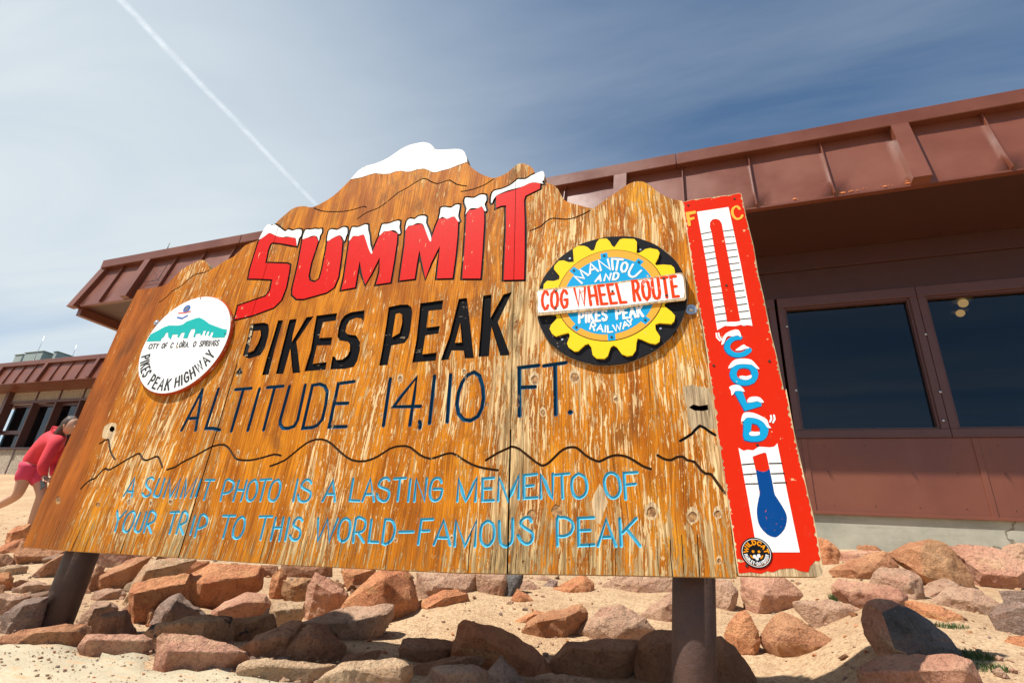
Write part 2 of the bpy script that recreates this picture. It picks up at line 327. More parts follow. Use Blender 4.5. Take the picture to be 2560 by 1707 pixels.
def rock_mat(name, c1, c2, c3, lich=0.0):
    m, t, b = new_mat(name); co = objco(t)
    rnd = t.n('ShaderNodeObjectInfo').outputs['Random']
    cc = t.vmath('ADD', co, t.n('ShaderNodeCombineXYZ', X=t.math('MULTIPLY', rnd, 37.0), Y=t.math('MULTIPLY', rnd, 11.0), Z=0.0).outputs[0])
    n1 = t.noise(cc, 5.0, 6, 0.62, 0.4); n2 = t.noise(cc, 34, 6, 0.7); n3 = t.noise(cc, 190, 4, 0.7); n4 = t.noise(t.scale(cc, (3, 3, 9)), 2.2, 5, 0.6, 0.8); n5 = t.noise(cc, 90, 5, 0.75)
    c = t.mix(t.mapr(n1, 0.34, 0.66), c1, c2)
    c = t.mix(t.mapr(n4, 0.50, 0.70, 0, 0.75), c, c3)
    c = t.mix(t.mapr(n2, 0.50, 0.68, 0, 0.50), c, tuple(x*0.42 for x in c1))
    c = t.mix(t.mapr(n3, 0.55, 0.75, 0, 0.45), c, tuple(min(1, x*1.5+.08) for x in c2))
    c = t.mix(t.mapr(n3, 0.24, 0.38, 0.5, 0), c, tuple(x*0.3 for x in c1))
    c = t.mix(t.mapr(n5, 0.52, 0.66, 0, 0.55), c, tuple(x*0.40 for x in c1)); c = t.mix(t.mapr(n5, 0.40, 0.30, 0, 0.4), c, tuple(min(.9, x*1.35+.05) for x in c2))
    if lich: c = t.mix(t.mapr(t.noise(cc, 13, 6, 0.75), 0.60-lich, 0.66-lich), c, (0.055, 0.055, 0.055))
    t.link(c, b.inputs['Base Color']); b.inputs['Roughness'].default_value = 0.88; b.inputs['Specular IOR Level'].default_value = 0.3
    pit = t.n('ShaderNodeTexVoronoi', Vector=cc, Scale=38.0).outputs[0]
    h = t.math('ADD', t.math('MULTIPLY', n2, 1.0), t.math('MULTIPLY', n3, 0.25)); h = t.math('ADD', h, t.math('MULTIPLY', t.mapr(pit, 0, 0.16), 0.22)); h = t.math('ADD', h, n1)
    bump(t, b, h, 1.0, 0.030); return m
RK = dict(
    p=rock_mat("pink_granite", (0.520, 0.237, 0.150), (0.689, 0.372, 0.239), (0.702, 0.446, 0.251)),
    s=rock_mat("salmon_granite", (0.550, 0.202, 0.092), (0.725, 0.325, 0.150), (0.675, 0.364, 0.155)),
    o=rock_mat("orange_granite", (0.47, 0.20, 0.095), (0.62, 0.31, 0.155), (0.42, 0.17, 0.09), 0.0),
    t=rock_mat("tan_granite", (0.5, 0.29, 0.185), (0.64, 0.41, 0.27), (0.54, 0.26, 0.17)),
    y=rock_mat("cream_granite", (0.54, 0.34, 0.2), (0.7, 0.48, 0.29), (0.6, 0.32, 0.17)),
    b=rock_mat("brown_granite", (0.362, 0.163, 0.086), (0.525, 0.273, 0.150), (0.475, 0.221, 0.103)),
    g=rock_mat("grey_granite", (0.27, 0.175, 0.13), (0.42, 0.29, 0.225), (0.38, 0.21, 0.145)),
    m=rock_mat("mottled_granite", (0.46, 0.22, 0.1), (0.6, 0.335, 0.17), (0.46, 0.26, 0.13), 0.02),
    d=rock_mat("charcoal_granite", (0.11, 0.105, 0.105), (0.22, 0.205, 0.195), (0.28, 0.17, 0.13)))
M['post'] = plain("rusty_brown_steel", (0.080, 0.042, 0.032), 0.6, 0.6, 14, 0.5)
M['grass'] = plain("grass_blade", (0.06, 0.10, 0.015), 0.6, 0.5, 20)
M['skin'] = plain("skin", (0.50, 0.27, 0.17), 0.5, 0.1, 8, 0.05); M['hoodie'] = plain("coral_hoodie", (0.66, 0.035, 0.052), 0.85, 0.25, 14)
M['shorts'] = plain("pink_shorts", (0.62, 0.05, 0.11), 0.85, 0.2, 12); M['hair'] = plain("brown_hair", (0.06, 0.026, 0.011), 0.55, 0.6, 60, 0.6)
M['dark'] = plain("dark_plastic", (0.02, 0.02, 0.022), 0.4); M['roof'] = plain("roof_membrane", (0.16, 0.15, 0.14), 0.9); M['hvac'] = plain("pale_green_metal", (0.28, 0.33, 0.30), 0.5)
M['shoe'] = plain("grey_shoe", (0.25, 0.25, 0.27), 0.7)

# ================================================================== relief: a flat face cut into carved and painted regions
def catmull(pts, n=3, closed=False):
    P = [np.array(p, float) for p in pts]; out = []; N = len(P)
    if N < 3: return [tuple(p) for p in P]
    rng = range(N if closed else N-1)
    for i in rng:
        p0 = P[(i-1) % N] if closed or i > 0 else P[0]; p1 = P[i]; p2 = P[(i+1) % N]; p3 = P[(i+2) % N] if closed or i+2 < N else P[-1]
        for k in range(n):
            t = k/n; out.append(tuple(0.5*((2*p1)+(-p0+p2)*t+(2*p0-5*p1+4*p2-p3)*t*t+(-p0+3*p1-3*p2+p3)*t**3)))
    if not closed: out.append(tuple(P[-1]))
    return out
def ribbon(pl, wd):
    P = [np.array(p, float) for p in pl]; closed = len(P) > 2 and np.linalg.norm(P[0]-P[-1]) < 1e-6
    n = len(P); nr = []
    for i in range(n):
        a = P[i]-P[i-1] if i > 0 else (P[0]-P[-2] if closed else None); b = P[i+1]-P[i] if i < n-1 else (P[1]-P[0] if closed else None)
        a = a/np.linalg.norm(a) if a is not None else None; b = b/np.linalg.norm(b) if b is not None else None
        if a is None: a = b
        if b is None: b = a
        t = a+b; L = np.linalg.norm(t); t = t/L if L > .2 else b; k = 1/max(.6, abs(t@b))
        nr.append(np.array([-t[1], t[0]])*k)
    h = wd/2
    Lf = [P[i]+nr[i]*h for i in range(n)]; Rt = [P[i]-nr[i]*h for i in range(n)]
    if closed: return [Lf[:-1], Rt[:-1]]
    d0 = P[0]-P[1]; d0 /= np.linalg.norm(d0); d1 = P[-1]-P[-2]; d1 /= np.linalg.norm(d1); cap = []
    for d, c, st in ((d1, P[-1], nr[-1]/np.linalg.norm(nr[-1])), (d0, P[0], -nr[0]/np.linalg.norm(nr[0]))):
        cap.append([c+st*h*.7+d*h*.7, c+d*h, c-st*h*.7+d*h*.7])
    return [Lf+cap[0]+Rt[::-1]+cap[1]]
def in_poly(px, py, poly):
    x = np.array([p[0] for p in poly]); y = np.array([p[1] for p in poly]); x2 = np.roll(x, -1); y2 = np.roll(y, -1)
    r = np.zeros(len(px), bool)
    for a, b, c, d in zip(x, y, x2, y2):
        if b == d: continue
        hit = ((b > py) != (d > py)) & (px < (c-a)*(py-b)/(d-b)+a); r ^= hit
    return r
def seg_dist(px, py, pl):
    best = np.full(len(px), 1e9)
    for (a, b), (c, d) in zip(pl[:-1], pl[1:]):
        dx, dy = c-a, d-b; L = dx*dx+dy*dy+1e-18; t = np.clip(((px-a)*dx+(py-b)*dy)/L, 0, 1)
        best = np.minimum(best, np.hypot(px-a-t*dx, py-b-t*dy))
    return best
def smooth_poly(p, n=2): return catmull(p, n, True)
class Region:
    """kind: area (flat at z) or groove (V shaped, depth z at its centre line)"""
    def __init__(s, obj, mat, z=0.0, polys=(), holes=(), strokes=(), width=0.01, groove=False):
        s.obj, s.mat, s.z, s.polys, s.holes, s.strokes, s.w, s.groove = obj, mat, z, polys, holes, strokes, width, groove
        allp = [p for q in list(polys)+list(strokes) for p in q]
        m = width if strokes else 0
        s.bb = (min(p[0] for p in allp)-m, max(p[0] for p in allp)+m, min(p[1] for p in allp)-m, max(p[1] for p in allp)+m)
    def test(s, x, y):
        r = np.zeros(len(x), bool)
        sel = np.where((x >= s.bb[0]) & (x <= s.bb[1]) & (y >= s.bb[2]) & (y <= s.bb[3]))[0]
        if not len(sel): return r
        xx, yy = x[sel], y[sel]; q = np.zeros(len(sel), bool)
        for p in s.polys: q |= in_poly(xx, yy, p)
        for p in s.holes: q &= ~in_poly(xx, yy, p)
        for p in s.strokes: q |= seg_dist(xx, yy, p) <= s.w/2*1.02
        r[sel] = q; return r
    def zat(s, x, y):
        if not s.groove: return np.full(len(x), s.z)
        d = np.full(len(x), 1e9)
        for p in s.strokes: d = np.minimum(d, seg_dist(x, y, p))
        return s.z*np.clip(1-d/(s.w/2*0.97), 0, 1)
def relief(outer, regions, z0, thick, parent, base, side_mat, grid=0.0, lines=(), attrs=None, objmats=None):
    """outer: outline; base(x,y)->(name key, material) per triangle. Returns {key: object}"""
    V = []; Ed = []
    def loop(pts, closed=True):
        i0 = len(V); V.extend([Vector((float(p[0]), float(p[1]))) for p in pts]); n = len(pts)
        Ed.extend([(i0+i, i0+(i+1) % n) for i in range(n if closed else n-1)])
    loop(outer)
    for r in regions:
        for p in r.polys: loop(p)
        for p in r.holes: loop(p)
        for s_ in r.strokes:
            for q in ribbon(s_, r.w): loop(q)
            if r.groove: loop(s_, False)
    for l in lines: loop(l, False)
    if grid:
        xs = [p[0] for p in outer]; ys = [p[1] for p in outer]; x = min(xs)+grid/2; R = random.Random(3)
        while x < max(xs):
            y = min(ys)+grid/2
            while y < max(ys): V.append(Vector((x+R.uniform(-.2, .2)*grid, y+R.uniform(-.2, .2)*grid))); y += grid
            x += grid
    v, e, f, *_ = delaunay_2d_cdt(V, Ed, [], 0, 1e-5)
    X = np.array([(p.x, p.y) for p in v]); F = np.array(f); cx = X[F].mean(1)
    lab = np.full(len(F), -1)
    inside = in_poly(cx[:, 0], cx[:, 1], outer)
    for i, r in enumerate(regions): lab[r.test(cx[:, 0], cx[:, 1])] = i
    keep = inside; F = F[keep]; lab = lab[keep]; cx = cx[keep]
    a = X[F[:, 1]]-X[F[:, 0]]; b = X[F[:, 2]]-X[F[:, 0]]; flip = (a[:, 0]*b[:, 1]-a[:, 1]*b[:, 0]) < 0
    F[flip] = F[flip][:, ::-1]
    parts = {}
    def pt(key): return parts.setdefault(key, dict(v=[], f=[], m=[], mats=[], idx={}))
    def mi(P, mat):
        if mat not in P['mats']: P['mats'].append(mat)
        return P['mats'].index(mat)
    def vid(P, x, y, z):
        k = (round(x, 6), round(y, 6), round(z, 5))
        if k not in P['idx']: P['idx'][k] = len(P['v']); P['v'].append((x, y, z))
        return P['idx'][k]
    bk = [base(x, y) for x, y in cx]
    keyof = [(regions[l].obj(cx[i]) if callable(regions[l].obj) else regions[l].obj, regions[l].mat) if l >= 0 else bk[i] for i, l in enumerate(lab)]
    keyof = [(k if k is not None else bk[i][0], m) for i, (k, m) in enumerate(keyof)]
    zc_ = {}
    for l in set(lab): zc_[l] = np.zeros(len(X)) if l < 0 else regions[l].zat(X[:, 0], X[:, 1])
    edges = {}
    for i, t in enumerate(F):
        P = pt(keyof[i][0]); z = zc_[lab[i]]
        P['f'].append(tuple(vid(P, X[j][0], X[j][1], z0+z[j]) for j in t)); P['m'].append(mi(P, keyof[i][1]))
        for k in range(3):
            j0, j1 = t[k], t[(k+1) % 3]; edges.setdefault((min(j0, j1), max(j0, j1)), []).append((i, j0, j1))
    for (k0, k1), L in edges.items():
        if len(L) == 2:
            (i, a0, a1), (j, _, _) = L; zi, zj = zc_[lab[i]], zc_[lab[j]]
            if lab[i] == lab[j]: continue
            if abs(zi[a0]-zj[a0])+abs(zi[a1]-zj[a1]) < 1e-5: continue
            lo, hi = (i, j) if zi[a0]+zi[a1] < zj[a0]+zj[a1] else (j, i)
            low, high = zc_[lab[lo]], zc_[lab[hi]]
            tl = F[lo].tolist(); p0, p1 = (a0, a1) if (tl.index(a0)+1) % 3 == tl.index(a1) else (a1, a0)
            P = pt(keyof[lo][0] if not keyof[hi][0].startswith('!') else keyof[hi][0])
            q = [vid(P, *X[p1], z0+low[p1]), vid(P, *X[p0], z0+low[p0]), vid(P, *X[p0], z0+high[p0]), vid(P, *X[p1], z0+high[p1])]
            P['f'].append(tuple(q)); P['m'].append(mi(P, keyof[lo][1]))
        elif len(L) == 1 and thick:
            i, a0, a1 = L[0]; P = pt(bk[i][0]); z = zc_[lab[i]]
            q = [vid(P, *X[a1], z0+z[a1]), vid(P, *X[a0], z0+z[a0]), vid(P, *X[a0], z0-thick), vid(P, *X[a1], z0-thick)]
            P['f'].append(tuple(q)); P['m'].append(mi(P, side_mat))
    if thick:                                                       # plain back
        for i, t in enumerate(F):
            P = pt(bk[i][0]); P['f'].append(tuple(vid(P, X[j][0], X[j][1], z0-thick) for j in t[::-1])); P['m'].append(mi(P, side_mat))
    out = {}
    for k, P in parts.items():
        name = k.strip('!').split('|')[0]
        o = mesh_obj(name, P['v'], P['f'], P['mats'], parent, P['m']); out[k] = o
        if '|' in k and k.split('|')[1][:1].isalpha() and len(k.split('|')) > 2: o['label'] = k.split('|')[2]
        if attrs:
            A = np.array(P['v']); vals = attrs(A[:, 0], A[:, 1])
            for an, av in vals.items():
                at = o.data.attributes.new(an, 'FLOAT', 'POINT'); at.data.foreach_set('value', np.asarray(av, dtype=np.float32))
    return out

# ================================================================== the board's own plane
def V3(a): return Vector([float(x) for x in a])
DV = V3(ray(1370, -1650)).normalized(); DH = -V3(ray(-3200, 1227)).normalized()
if DH.x < 0: DH = -DH
BN = DH.cross(DV).normalized()                  # towards the viewer
if BN.y > 0: BN = -BN
DV = BN.cross(DH).normalized()
def on_board(x, y, h=0.0):
    q = V3(ray(x, y)); return q*((-1.5573+h)/q.dot(BN))
O0 = on_board(446, 1389)
def bl(px, h=0.0):
    out = []
    for x, y in px:
        d = on_board(x, y, h)-O0; out.append((d.dot(DH), d.dot(DV)))
    return out
def tr(k, pts, h=0.0): return bl(zm(k, pts), h)
BM = Matrix([[DH[i], DV[i], BN[i], O0[i]] for i in range(3)] + [[0, 0, 0, 1]])
sign = empty('summit_sign', (0, 0, 0), "large weathered orange wooden mountain-shaped sign reading SUMMIT PIKES PEAK on two brown steel posts", "sign")
sign.matrix_world = BM

# outline ----------------------------------------------------------
TH = 0.045
outline = (tr('S', [(58, 1367), (161, 1376), (300, 1384), (446, 1393), (700, 1410), (957, 1423), (1150, 1431), (1268, 1433), (1400, 1435), (1548, 1437), (1679, 1440), (1843, 1443)])
  + tr('N', [(235+214, 1568)])[:0] + tr('O', [(350, 800), (235, 0)]) + tr('N', [(148, 780), (48, 103)])
  + tr('I', catmull([(1845, 425), (1790, 415), (1730, 395), (1670, 355), (1620, 315), (1580, 298), (1530, 300), (1480, 322), (1420, 365), (1350, 410), (1290, 455), (1258, 474), (1180, 455), (1090, 430), (1060, 400), (1030, 345), (1000, 320), (962, 308), (940, 296), (945, 262), (932, 230), (885, 246), (870, 215), (830, 187), (790, 180), (760, 190), (700, 240), (620, 275), (560, 262), (500, 232), (445, 185), (438, 150), (420, 105), (390, 88), (330, 88), (240, 92), (215, 70), (190, 50), (150, 42)], 2))
  + tr('L', catmull([(1390, 45), (1300, 65), (1230, 100), (1150, 155), (1060, 195), (1000, 210), (940, 245), (900, 290), (800, 390), (720, 450), (620, 500), (570, 492), (520, 495), (470, 515), (400, 575), (350, 618), (315, 618), (285, 645), (245, 725)], 2))
  + tr('H', catmull([(1130, 890), (1050, 920), (960, 1010), (870, 1055), (800, 1105), (755, 1120), (745, 1090), (715, 1050), (680, 1042), (620, 1065), (540, 1110), (490, 1150), (430, 1210), (370, 1255), (270, 1275), (150, 1292)], 2))
  + tr('W', [(515, 950), (345, 1340), (240, 1568)]) + tr('J', [(590, 0), (420, 350), (210, 860), (68, 1190)]))
RG = []
sheet_of = lambda c: ['plywood_sheet|a|left plywood sheet, stained red brown along its outer edge', 'plywood_sheet|b|middle plywood sheet carrying the snow cap', 'plywood_sheet|c|right plywood sheet with knots'][0 if c[0] < S1(c[1]) else (1 if c[0] < S2(c[1]) else 2)]
s1 = bl([(446, 1393), (590, 980), (642, 747), (699, 552)]); s2 = bl([(1268.5, 1433), (1276, 1114), (1287, 700), (1291, 405)])
def liner(p, q):
    m = (q[0]-p[0])/(q[1]-p[1]); return lambda y: p[0]+m*(y-p[1])
S1 = liner(s1[0], s1[2]); S2 = liner(s2[0], s2[3])
def seam(f, y0, y1, wd): ys = np.linspace(y0, y1, 8); return [[(f(y), y) for y in ys]]
# knots and bare patches (the regions later in the list win)
def blob(k, x, y, rx, ry, n=14, jag=0.2, seed=0):
    R = random.Random(seed); return tr(k, [(x+rx*(1+R.uniform(-jag, jag))*math.cos(a), y+ry*(1+R.uniform(-jag, jag))*math.sin(a)) for a in [2*math.pi*i/n for i in range(n)]])
kn = [('K', 1270, 980, 55, 58, 1), ('K', 1605, 1018, 50, 60, 1), ('K', 1808, 995, 38, 42, 1), ('K', 290, 1000, 38, 42, 0), ('K', 495, 970, 44, 52, 0), ('K', 385, 168, 26, 34, 1), ('K', 980, 62, 24, 26, 1),
      ('K', 225, 1385, 12, 14, 0), ('K', 1822, 1375, 22, 30, 1), ('C', 1050, 215, 26, 34, 1), ('C', 352, 295, 34, 44, 1), ('C', 1296, 570, 22, 26, 0), ('C', 1812, 300, 56, 62, 1), ('C', 2252, 275, 62, 66, 1), ('C', 145, 690, 14, 26, 1),
      ('J', 1515, 762, 26, 26, 1), ('J', 1108, 765, 24, 34, 1), ('J', 1320, 775, 16, 30, 1), ('J', 805, 790, 20, 24, 0), ('J', 2180, 280, 16, 24, 1), ('J', 410, 745, 26, 40, 0), ('L', 2045, 1310, 10, 14, 0),
      ('E', 1925, 870, 22, 34, 1), ('E', 1268, 898, 22, 26, 1), ('A', 1910, 735, 16, 26, 1), ('A', 1655, 330, 14, 16, 0)]
kk = []
for i, (k, x, y, rx, ry, halo) in enumerate(kn):
    if halo: RG.append(Region(None, M['bare'], 0.0, [blob(k, x, y-ry*.2, rx*.98, ry*1.25, 26, 0.13, i)]))
for i, (k, x, y, rx, ry, halo) in enumerate(kn):
    q = 0.72 if halo else 1
    RG.append(Region('knot|%d' % i, M['knot'], -0.0015, [blob(k, x, y, rx*q, ry*q, 14, 0.12, i+50)]))
RG.append(Region(None, M['bare'], 0, [tr('K', [(780, 900), (800, 830), (848, 745), (880, 800), (915, 900), (880, 980), (850, 1080), (800, 1040)])]))
RG.append(Region(None, M['greywood'], 0, [tr('K', [(1520, -40), (1600, -60), (1745, -30), (1770, 80), (1785, 200), (1800, 300), (1740, 300), (1665, 262), (1600, 320), (1570, 250), (1560, 120)])]))
RG.append(Region(None, M['bare'], 0, [smooth_poly(tr('J', [(845, 130), (860, 40), (890, 5), (935, -15), (985, 0), (975, 70), (950, 160), (927, 250), (910, 200), (905, 150), (880, 140)]), 3)]))
RG.append(Region('knot_hole|1', M['hole'], -0.03, [tr('K', [(1575, 125), (1610, 100), (1660, 112), (1730, 102), (1733, 145), (1690, 154), (1620, 150)])]))
RG.append(Region('knot_hole|2', M['hole'], -0.03, [tr('J', [(915, 45), (935, 18), (962, 25), (968, 55), (945, 78), (920, 68)])]))
# snow cap on the peak
RG.append(Region('snow_cap|z|white painted snow cap on the peak of the sign', M['white'], 0.0012, [tr('L', [(885, 305), (960, 292), (1020, 272), (1060, 262), (1110, 268), (1160, 266), (1200, 250), (1240, 245), (1280, 253), (1310, 250), (1350, 236), (1400, 230), (1430, 240), (1460, 255), (1490, 255), (1530, 242), (1570, 233), (1610, 218), (1640, 205), (1690, 188), (1740, 170), (1740, 0), (800, 0), (800, 305)])]))
# carved mountain lines
cl = [tr('J', [(635, 632), (680, 585), (730, 545), (775, 530), (830, 470), (870, 435), (900, 447), (930, 440), (1040, 375), (1180, 295), (1215, 295), (1245, 345), (1290, 352), (1340, 330), (1390, 318), (1420, 380), (1435, 425)]),
      tr('J', [(820, 190), (890, 150), (910, 170), (920, 240), (940, 300), (970, 345)]),
      tr('J', [(1480, 445), (1560, 420)]) + tr('R', [(55, 452), (130, 415), (220, 365), (285, 355), (320, 385), (345, 425), (370, 438), (430, 440), (500, 425), (560, 408), (598, 415)]),
      tr('R', [(540, 472), (620, 440), (700, 375), (760, 335), (820, 325), (870, 345), (930, 400), (990, 440), (1060, 445), (1130, 420), (1200, 375), (1260, 362), (1310, 370), (1360, 410), (1420, 432), (1490, 410), (1540, 402), (1590, 430), (1650, 465), (1720, 485), (1790, 495)]),
      tr('R', [(1725, 440), (1790, 400), (1850, 373)]) + tr('K', [(130, 445), (190, 465), (290, 545), (345, 585), (385, 600), (440, 570), (520, 490), (580, 455), (640, 450), (680, 470), (730, 515), (800, 555), (850, 565), (910, 535), (980, 515), (1060, 525), (1120, 555), (1200, 605), (1265, 628)]),
      tr('K', [(1320, 515), (1370, 545), (1430, 555), (1480, 530), (1530, 530), (1560, 555), (1620, 570), (1670, 630), (1710, 665), (1755, 670), (1800, 730), (1865, 822)]),
      tr('K', [(1505, 398), (1600, 340), (1665, 275), (1740, 320), (1790, 350)]),
      tr('H', [(1630, 607), (1700, 632), (1800, 637), (1900, 632), (1990, 610), (2050, 592), (2068, 602)]),
      tr('L', [(935, 580), (1000, 535), (1080, 505), (1150, 455), (1215, 400), (1280, 365), (1350, 320), (1400, 298), (1440, 315), (1490, 335), (1540, 320), (1580, 310), (1630, 340), (1700, 352)]),
      tr('L', [(1660, 390), (1740, 375), (1830, 340), (1885, 302)]),
      tr('I', [(850, 620), (920, 590), (960, 555), (1000, 538), (1080, 545), (1140, 535), (1200, 510), (1240, 487)]),
      tr('H', [(330, 1398), (400, 1345), (440, 1300), (500, 1270), (580, 1200), (640, 1160), (700, 1150), (750, 1127)])]
for i, c in enumerate(cl):
    RG.append(Region('carved_ridge_line|%d' % i, M['line' if i < 6 else 'outline'], -0.0045 if i < 7 else -0.003, strokes=[catmull(c, 2)], width=0.0085 if i < 7 else 0.006, groove=True))
# SUMMIT ------------------------------------------------------------
SU = [
 ('S', [(245,735),(260,720),(300,690),(318,678),(340,690),(380,700),(420,712),(460,708),(490,712),(505,725),(508,772),(420,755),(345,745),(325,755),(308,800),(290,890),(440,895),(462,905),(455,960),(435,1060),(400,1150),(350,1200),(200,1255),(75,1285),(100,1190),(215,1150),(290,1125),(325,1080),(340,1005),(262,1000),(172,998),(185,930),(215,830)], [],
  [[(243,728),(270,670),(290,635),(315,615),(335,628),(360,622),(400,650),(430,670),(450,655),(480,665),(510,655),(545,660),(540,700),(525,720),(512,775),(505,720),(480,712),(440,705),(410,710),(370,702),(350,692),(318,680),(290,700)]]),
 ('U', [(553,715),(570,712),(600,712),(640,700),(660,735),(640,800),(610,890),(592,980),(600,1015),(635,1025),(670,1000),(690,930),(715,800),(725,735),(745,725),(790,700),(815,700),(830,740),(820,850),(800,990),(770,1060),(720,1095),(560,1140),(510,1140),(478,1110),(482,1060),(520,900)], [],
  [[(550,722),(570,660),(600,658),(640,652),(665,655),(685,652),(685,680),(672,700),(665,738),(652,705),(620,700),(590,712),(568,718)], [(722,735),(735,665),(760,655),(790,660),(815,650),(835,640),(862,645),(865,680),(855,705),(845,738),(832,715),(815,697),(790,702),(760,717),(745,727)]]),
 ('M', [(880,730),(905,705),(940,700),(985,690),(1005,760),(1030,820),(1045,800),(1080,715),(1105,680),(1160,660),(1215,685),(1210,750),(1190,880),(1165,1025),(1065,1040),(1090,950),(1090,850),(1075,880),(1035,960),(990,1040),(970,980),(950,875),(935,960),(918,1060),(822,1078),(840,1000),(862,850)], [],
  [[(875,732),(888,670),(900,640),(930,642),(955,635),(985,622),(1008,625),(1010,660),(1020,700),(1025,760),(1040,815),(1030,825),(1010,780),(985,702),(970,692),(940,702),(905,702),(885,728)], [(1088,692),(1100,650),(1110,620),(1140,618),(1170,610),(1200,598),(1232,598),(1228,640),(1236,680),(1222,687),(1205,667),(1180,660),(1155,667),(1120,670),(1095,695)]]),
 ('M', [(1272,660),(1290,635),(1330,625),(1385,615),(1410,660),(1445,740),(1480,640),(1505,580),(1560,575),(1610,565),(1640,598),(1635,700),(1620,850),(1600,995),(1490,998),(1500,900),(1512,770),(1490,810),(1450,890),(1410,1000),(1390,900),(1368,800),(1350,900),(1335,1000),(1230,1012),(1245,900),(1265,760)], [],
  [[(1270,665),(1280,600),(1305,580),(1335,585),(1360,565),(1395,560),(1418,570),(1415,610),(1435,660),(1452,715),(1445,742),(1425,700),(1400,632),(1385,614),(1350,612),(1320,627),(1290,632)], [(1505,582),(1515,540),(1520,505),(1550,500),(1590,505),(1620,485),(1650,485),(1645,530),(1640,565),(1650,600),(1637,598),(1615,567),(1590,570),(1560,582),(1530,567)]]),
 ('I', [(1698,550),(1715,520),(1760,515),(1800,490),(1820,520),(1822,600),(1810,800),(1795,998),(1668,998),(1680,850),(1690,700)], [],
  [[(1690,552),(1700,510),(1685,470),(1690,435),(1720,435),(1755,435),(1790,415),(1830,415),(1838,450),(1825,480),(1838,522),(1825,527),(1805,494),(1780,507),(1750,507),(1720,512)]]),
 ('T', [(1905,505),(1905,420),(1960,400),(2060,370),(2110,340),(2150,325),(2215,330),(2212,370),(2110,420),(2100,450),(2105,600),(2105,800),(2100,1005),(1958,1008),(1965,850),(1975,650),(1975,487),(1940,490)], [],
  [[(1870,465),(1875,410),(1895,385),(1940,375),(2000,350),(2040,320),(2060,305),(2110,305),(2150,280),(2190,262),(2240,235),(2260,275),(2250,302),(2225,322),(2238,337),(2180,327),(2140,332),(2100,352),(2050,367),(1990,382),(1930,407),(1905,422),(1885,450),(1878,470)]])]
for i, (c, red, _, snow) in enumerate(SU):
    rp = tr('L', red); sp = [catmull(tr('L', s_), 2, True) for s_ in snow]
    RG.append(Region('letter_outline|%d' % i, M['outline'], -0.003, strokes=[rp+[rp[0]]]+[s_+[s_[0]] for s_ in sp], width=0.0175))
    RG.append(Region('letter|x%d|red painted letter %s of SUMMIT' % (i, c), M['red'], 0.0008, [rp]))
    RG.append(Region('letter_snow|%d' % i, M['white'], 0.0014, sp))
# PIKES PEAK --------------------------------------------------------
PK = [('P', [(205,350),(320,338),(350,350),(358,390),(350,450),(325,540),(290,595),(200,625),(170,610),(150,600),(160,560),(185,470),(200,400)], [(235,405),(290,400),(292,440),(270,500),(235,560),(200,575),(190,570),(215,480)]),
 ('I', [(430,320),(470,320),(440,420),(400,560),(355,750),(302,755),(345,600),(400,420)], None),
 ('K', [(520,315),(578,308),(545,445),(540,490),(655,295),(712,288),(575,490),(590,600),(605,735),(545,740),(535,640),(527,545),(500,640),(470,745),(412,745),(455,570)], None),
 ('E', [(735,283),(900,262),(888,322),(785,335),(755,460),(860,455),(850,517),(738,520),(705,665),(815,650),(805,712),(638,725),(690,560),(715,400)], None),
 ('S', [(1118,240),(1108,325),(1090,305),(1050,300),(1000,320),(975,360),(965,410),(980,430),(1050,440),(1080,490),(1080,560),(1060,640),(1030,690),(960,705),(845,710),(862,605),(880,610),(895,635),(940,630),(980,600),(1000,560),(1000,510),(985,490),(920,480),(902,450),(910,380),(930,320),(960,280),(1010,255)], None),
 ('P', [(1308,215),(1400,195),(1460,195),(1490,215),(1495,260),(1480,400),(1465,460),(1435,500),(1330,520),(1315,590),(1300,675),(1232,680),(1255,560),(1285,380)], [(1365,270),(1395,262),(1415,275),(1415,340),(1395,420),(1335,455),(1350,360)]),
 ('E', [(1560,185),(1742,160),(1732,235),(1625,245),(1608,378),(1715,365),(1705,425),(1600,440),(1575,590),(1690,575),(1682,640),(1495,655),(1530,470)], None),
 ('A', [(1865,150),(1930,142),(1950,300),(1985,620),(1915,622),(1905,560),(1808,560),(1782,632),(1722,638),(1790,450)], [(1877,340),(1890,495),(1835,498)]),
 ('K', [(2058,125),(2125,115),(2118,300),(2220,115),(2288,95),(2175,335),(2268,580),(2265,598),(2195,600),(2125,370),(2105,605),(2022,610),(2040,380)], None)]
for i, (c, o_, h_) in enumerate(PK):
    RG.append(Region('letter|k%d|black recessed letter %s of PIKES PEAK' % (i, c), M['black'], -0.006, [tr('A', o_)], [tr('A', h_)] if h_ else []))
RG.append(Region('letter|k0|black recessed letter P of PIKES PEAK', M['blackworn'], -0.004, [tr('A', [(205, 350), (228, 350), (205, 480), (185, 600), (150, 600), (160, 560), (185, 470), (200, 400)])]))
RG.append(Region('letter|k0|black recessed letter P of PIKES PEAK', M['blackworn'], -0.003, [tr('A', [(95, 735), (130, 690), (148, 735), (105, 768), (90, 762)])]))
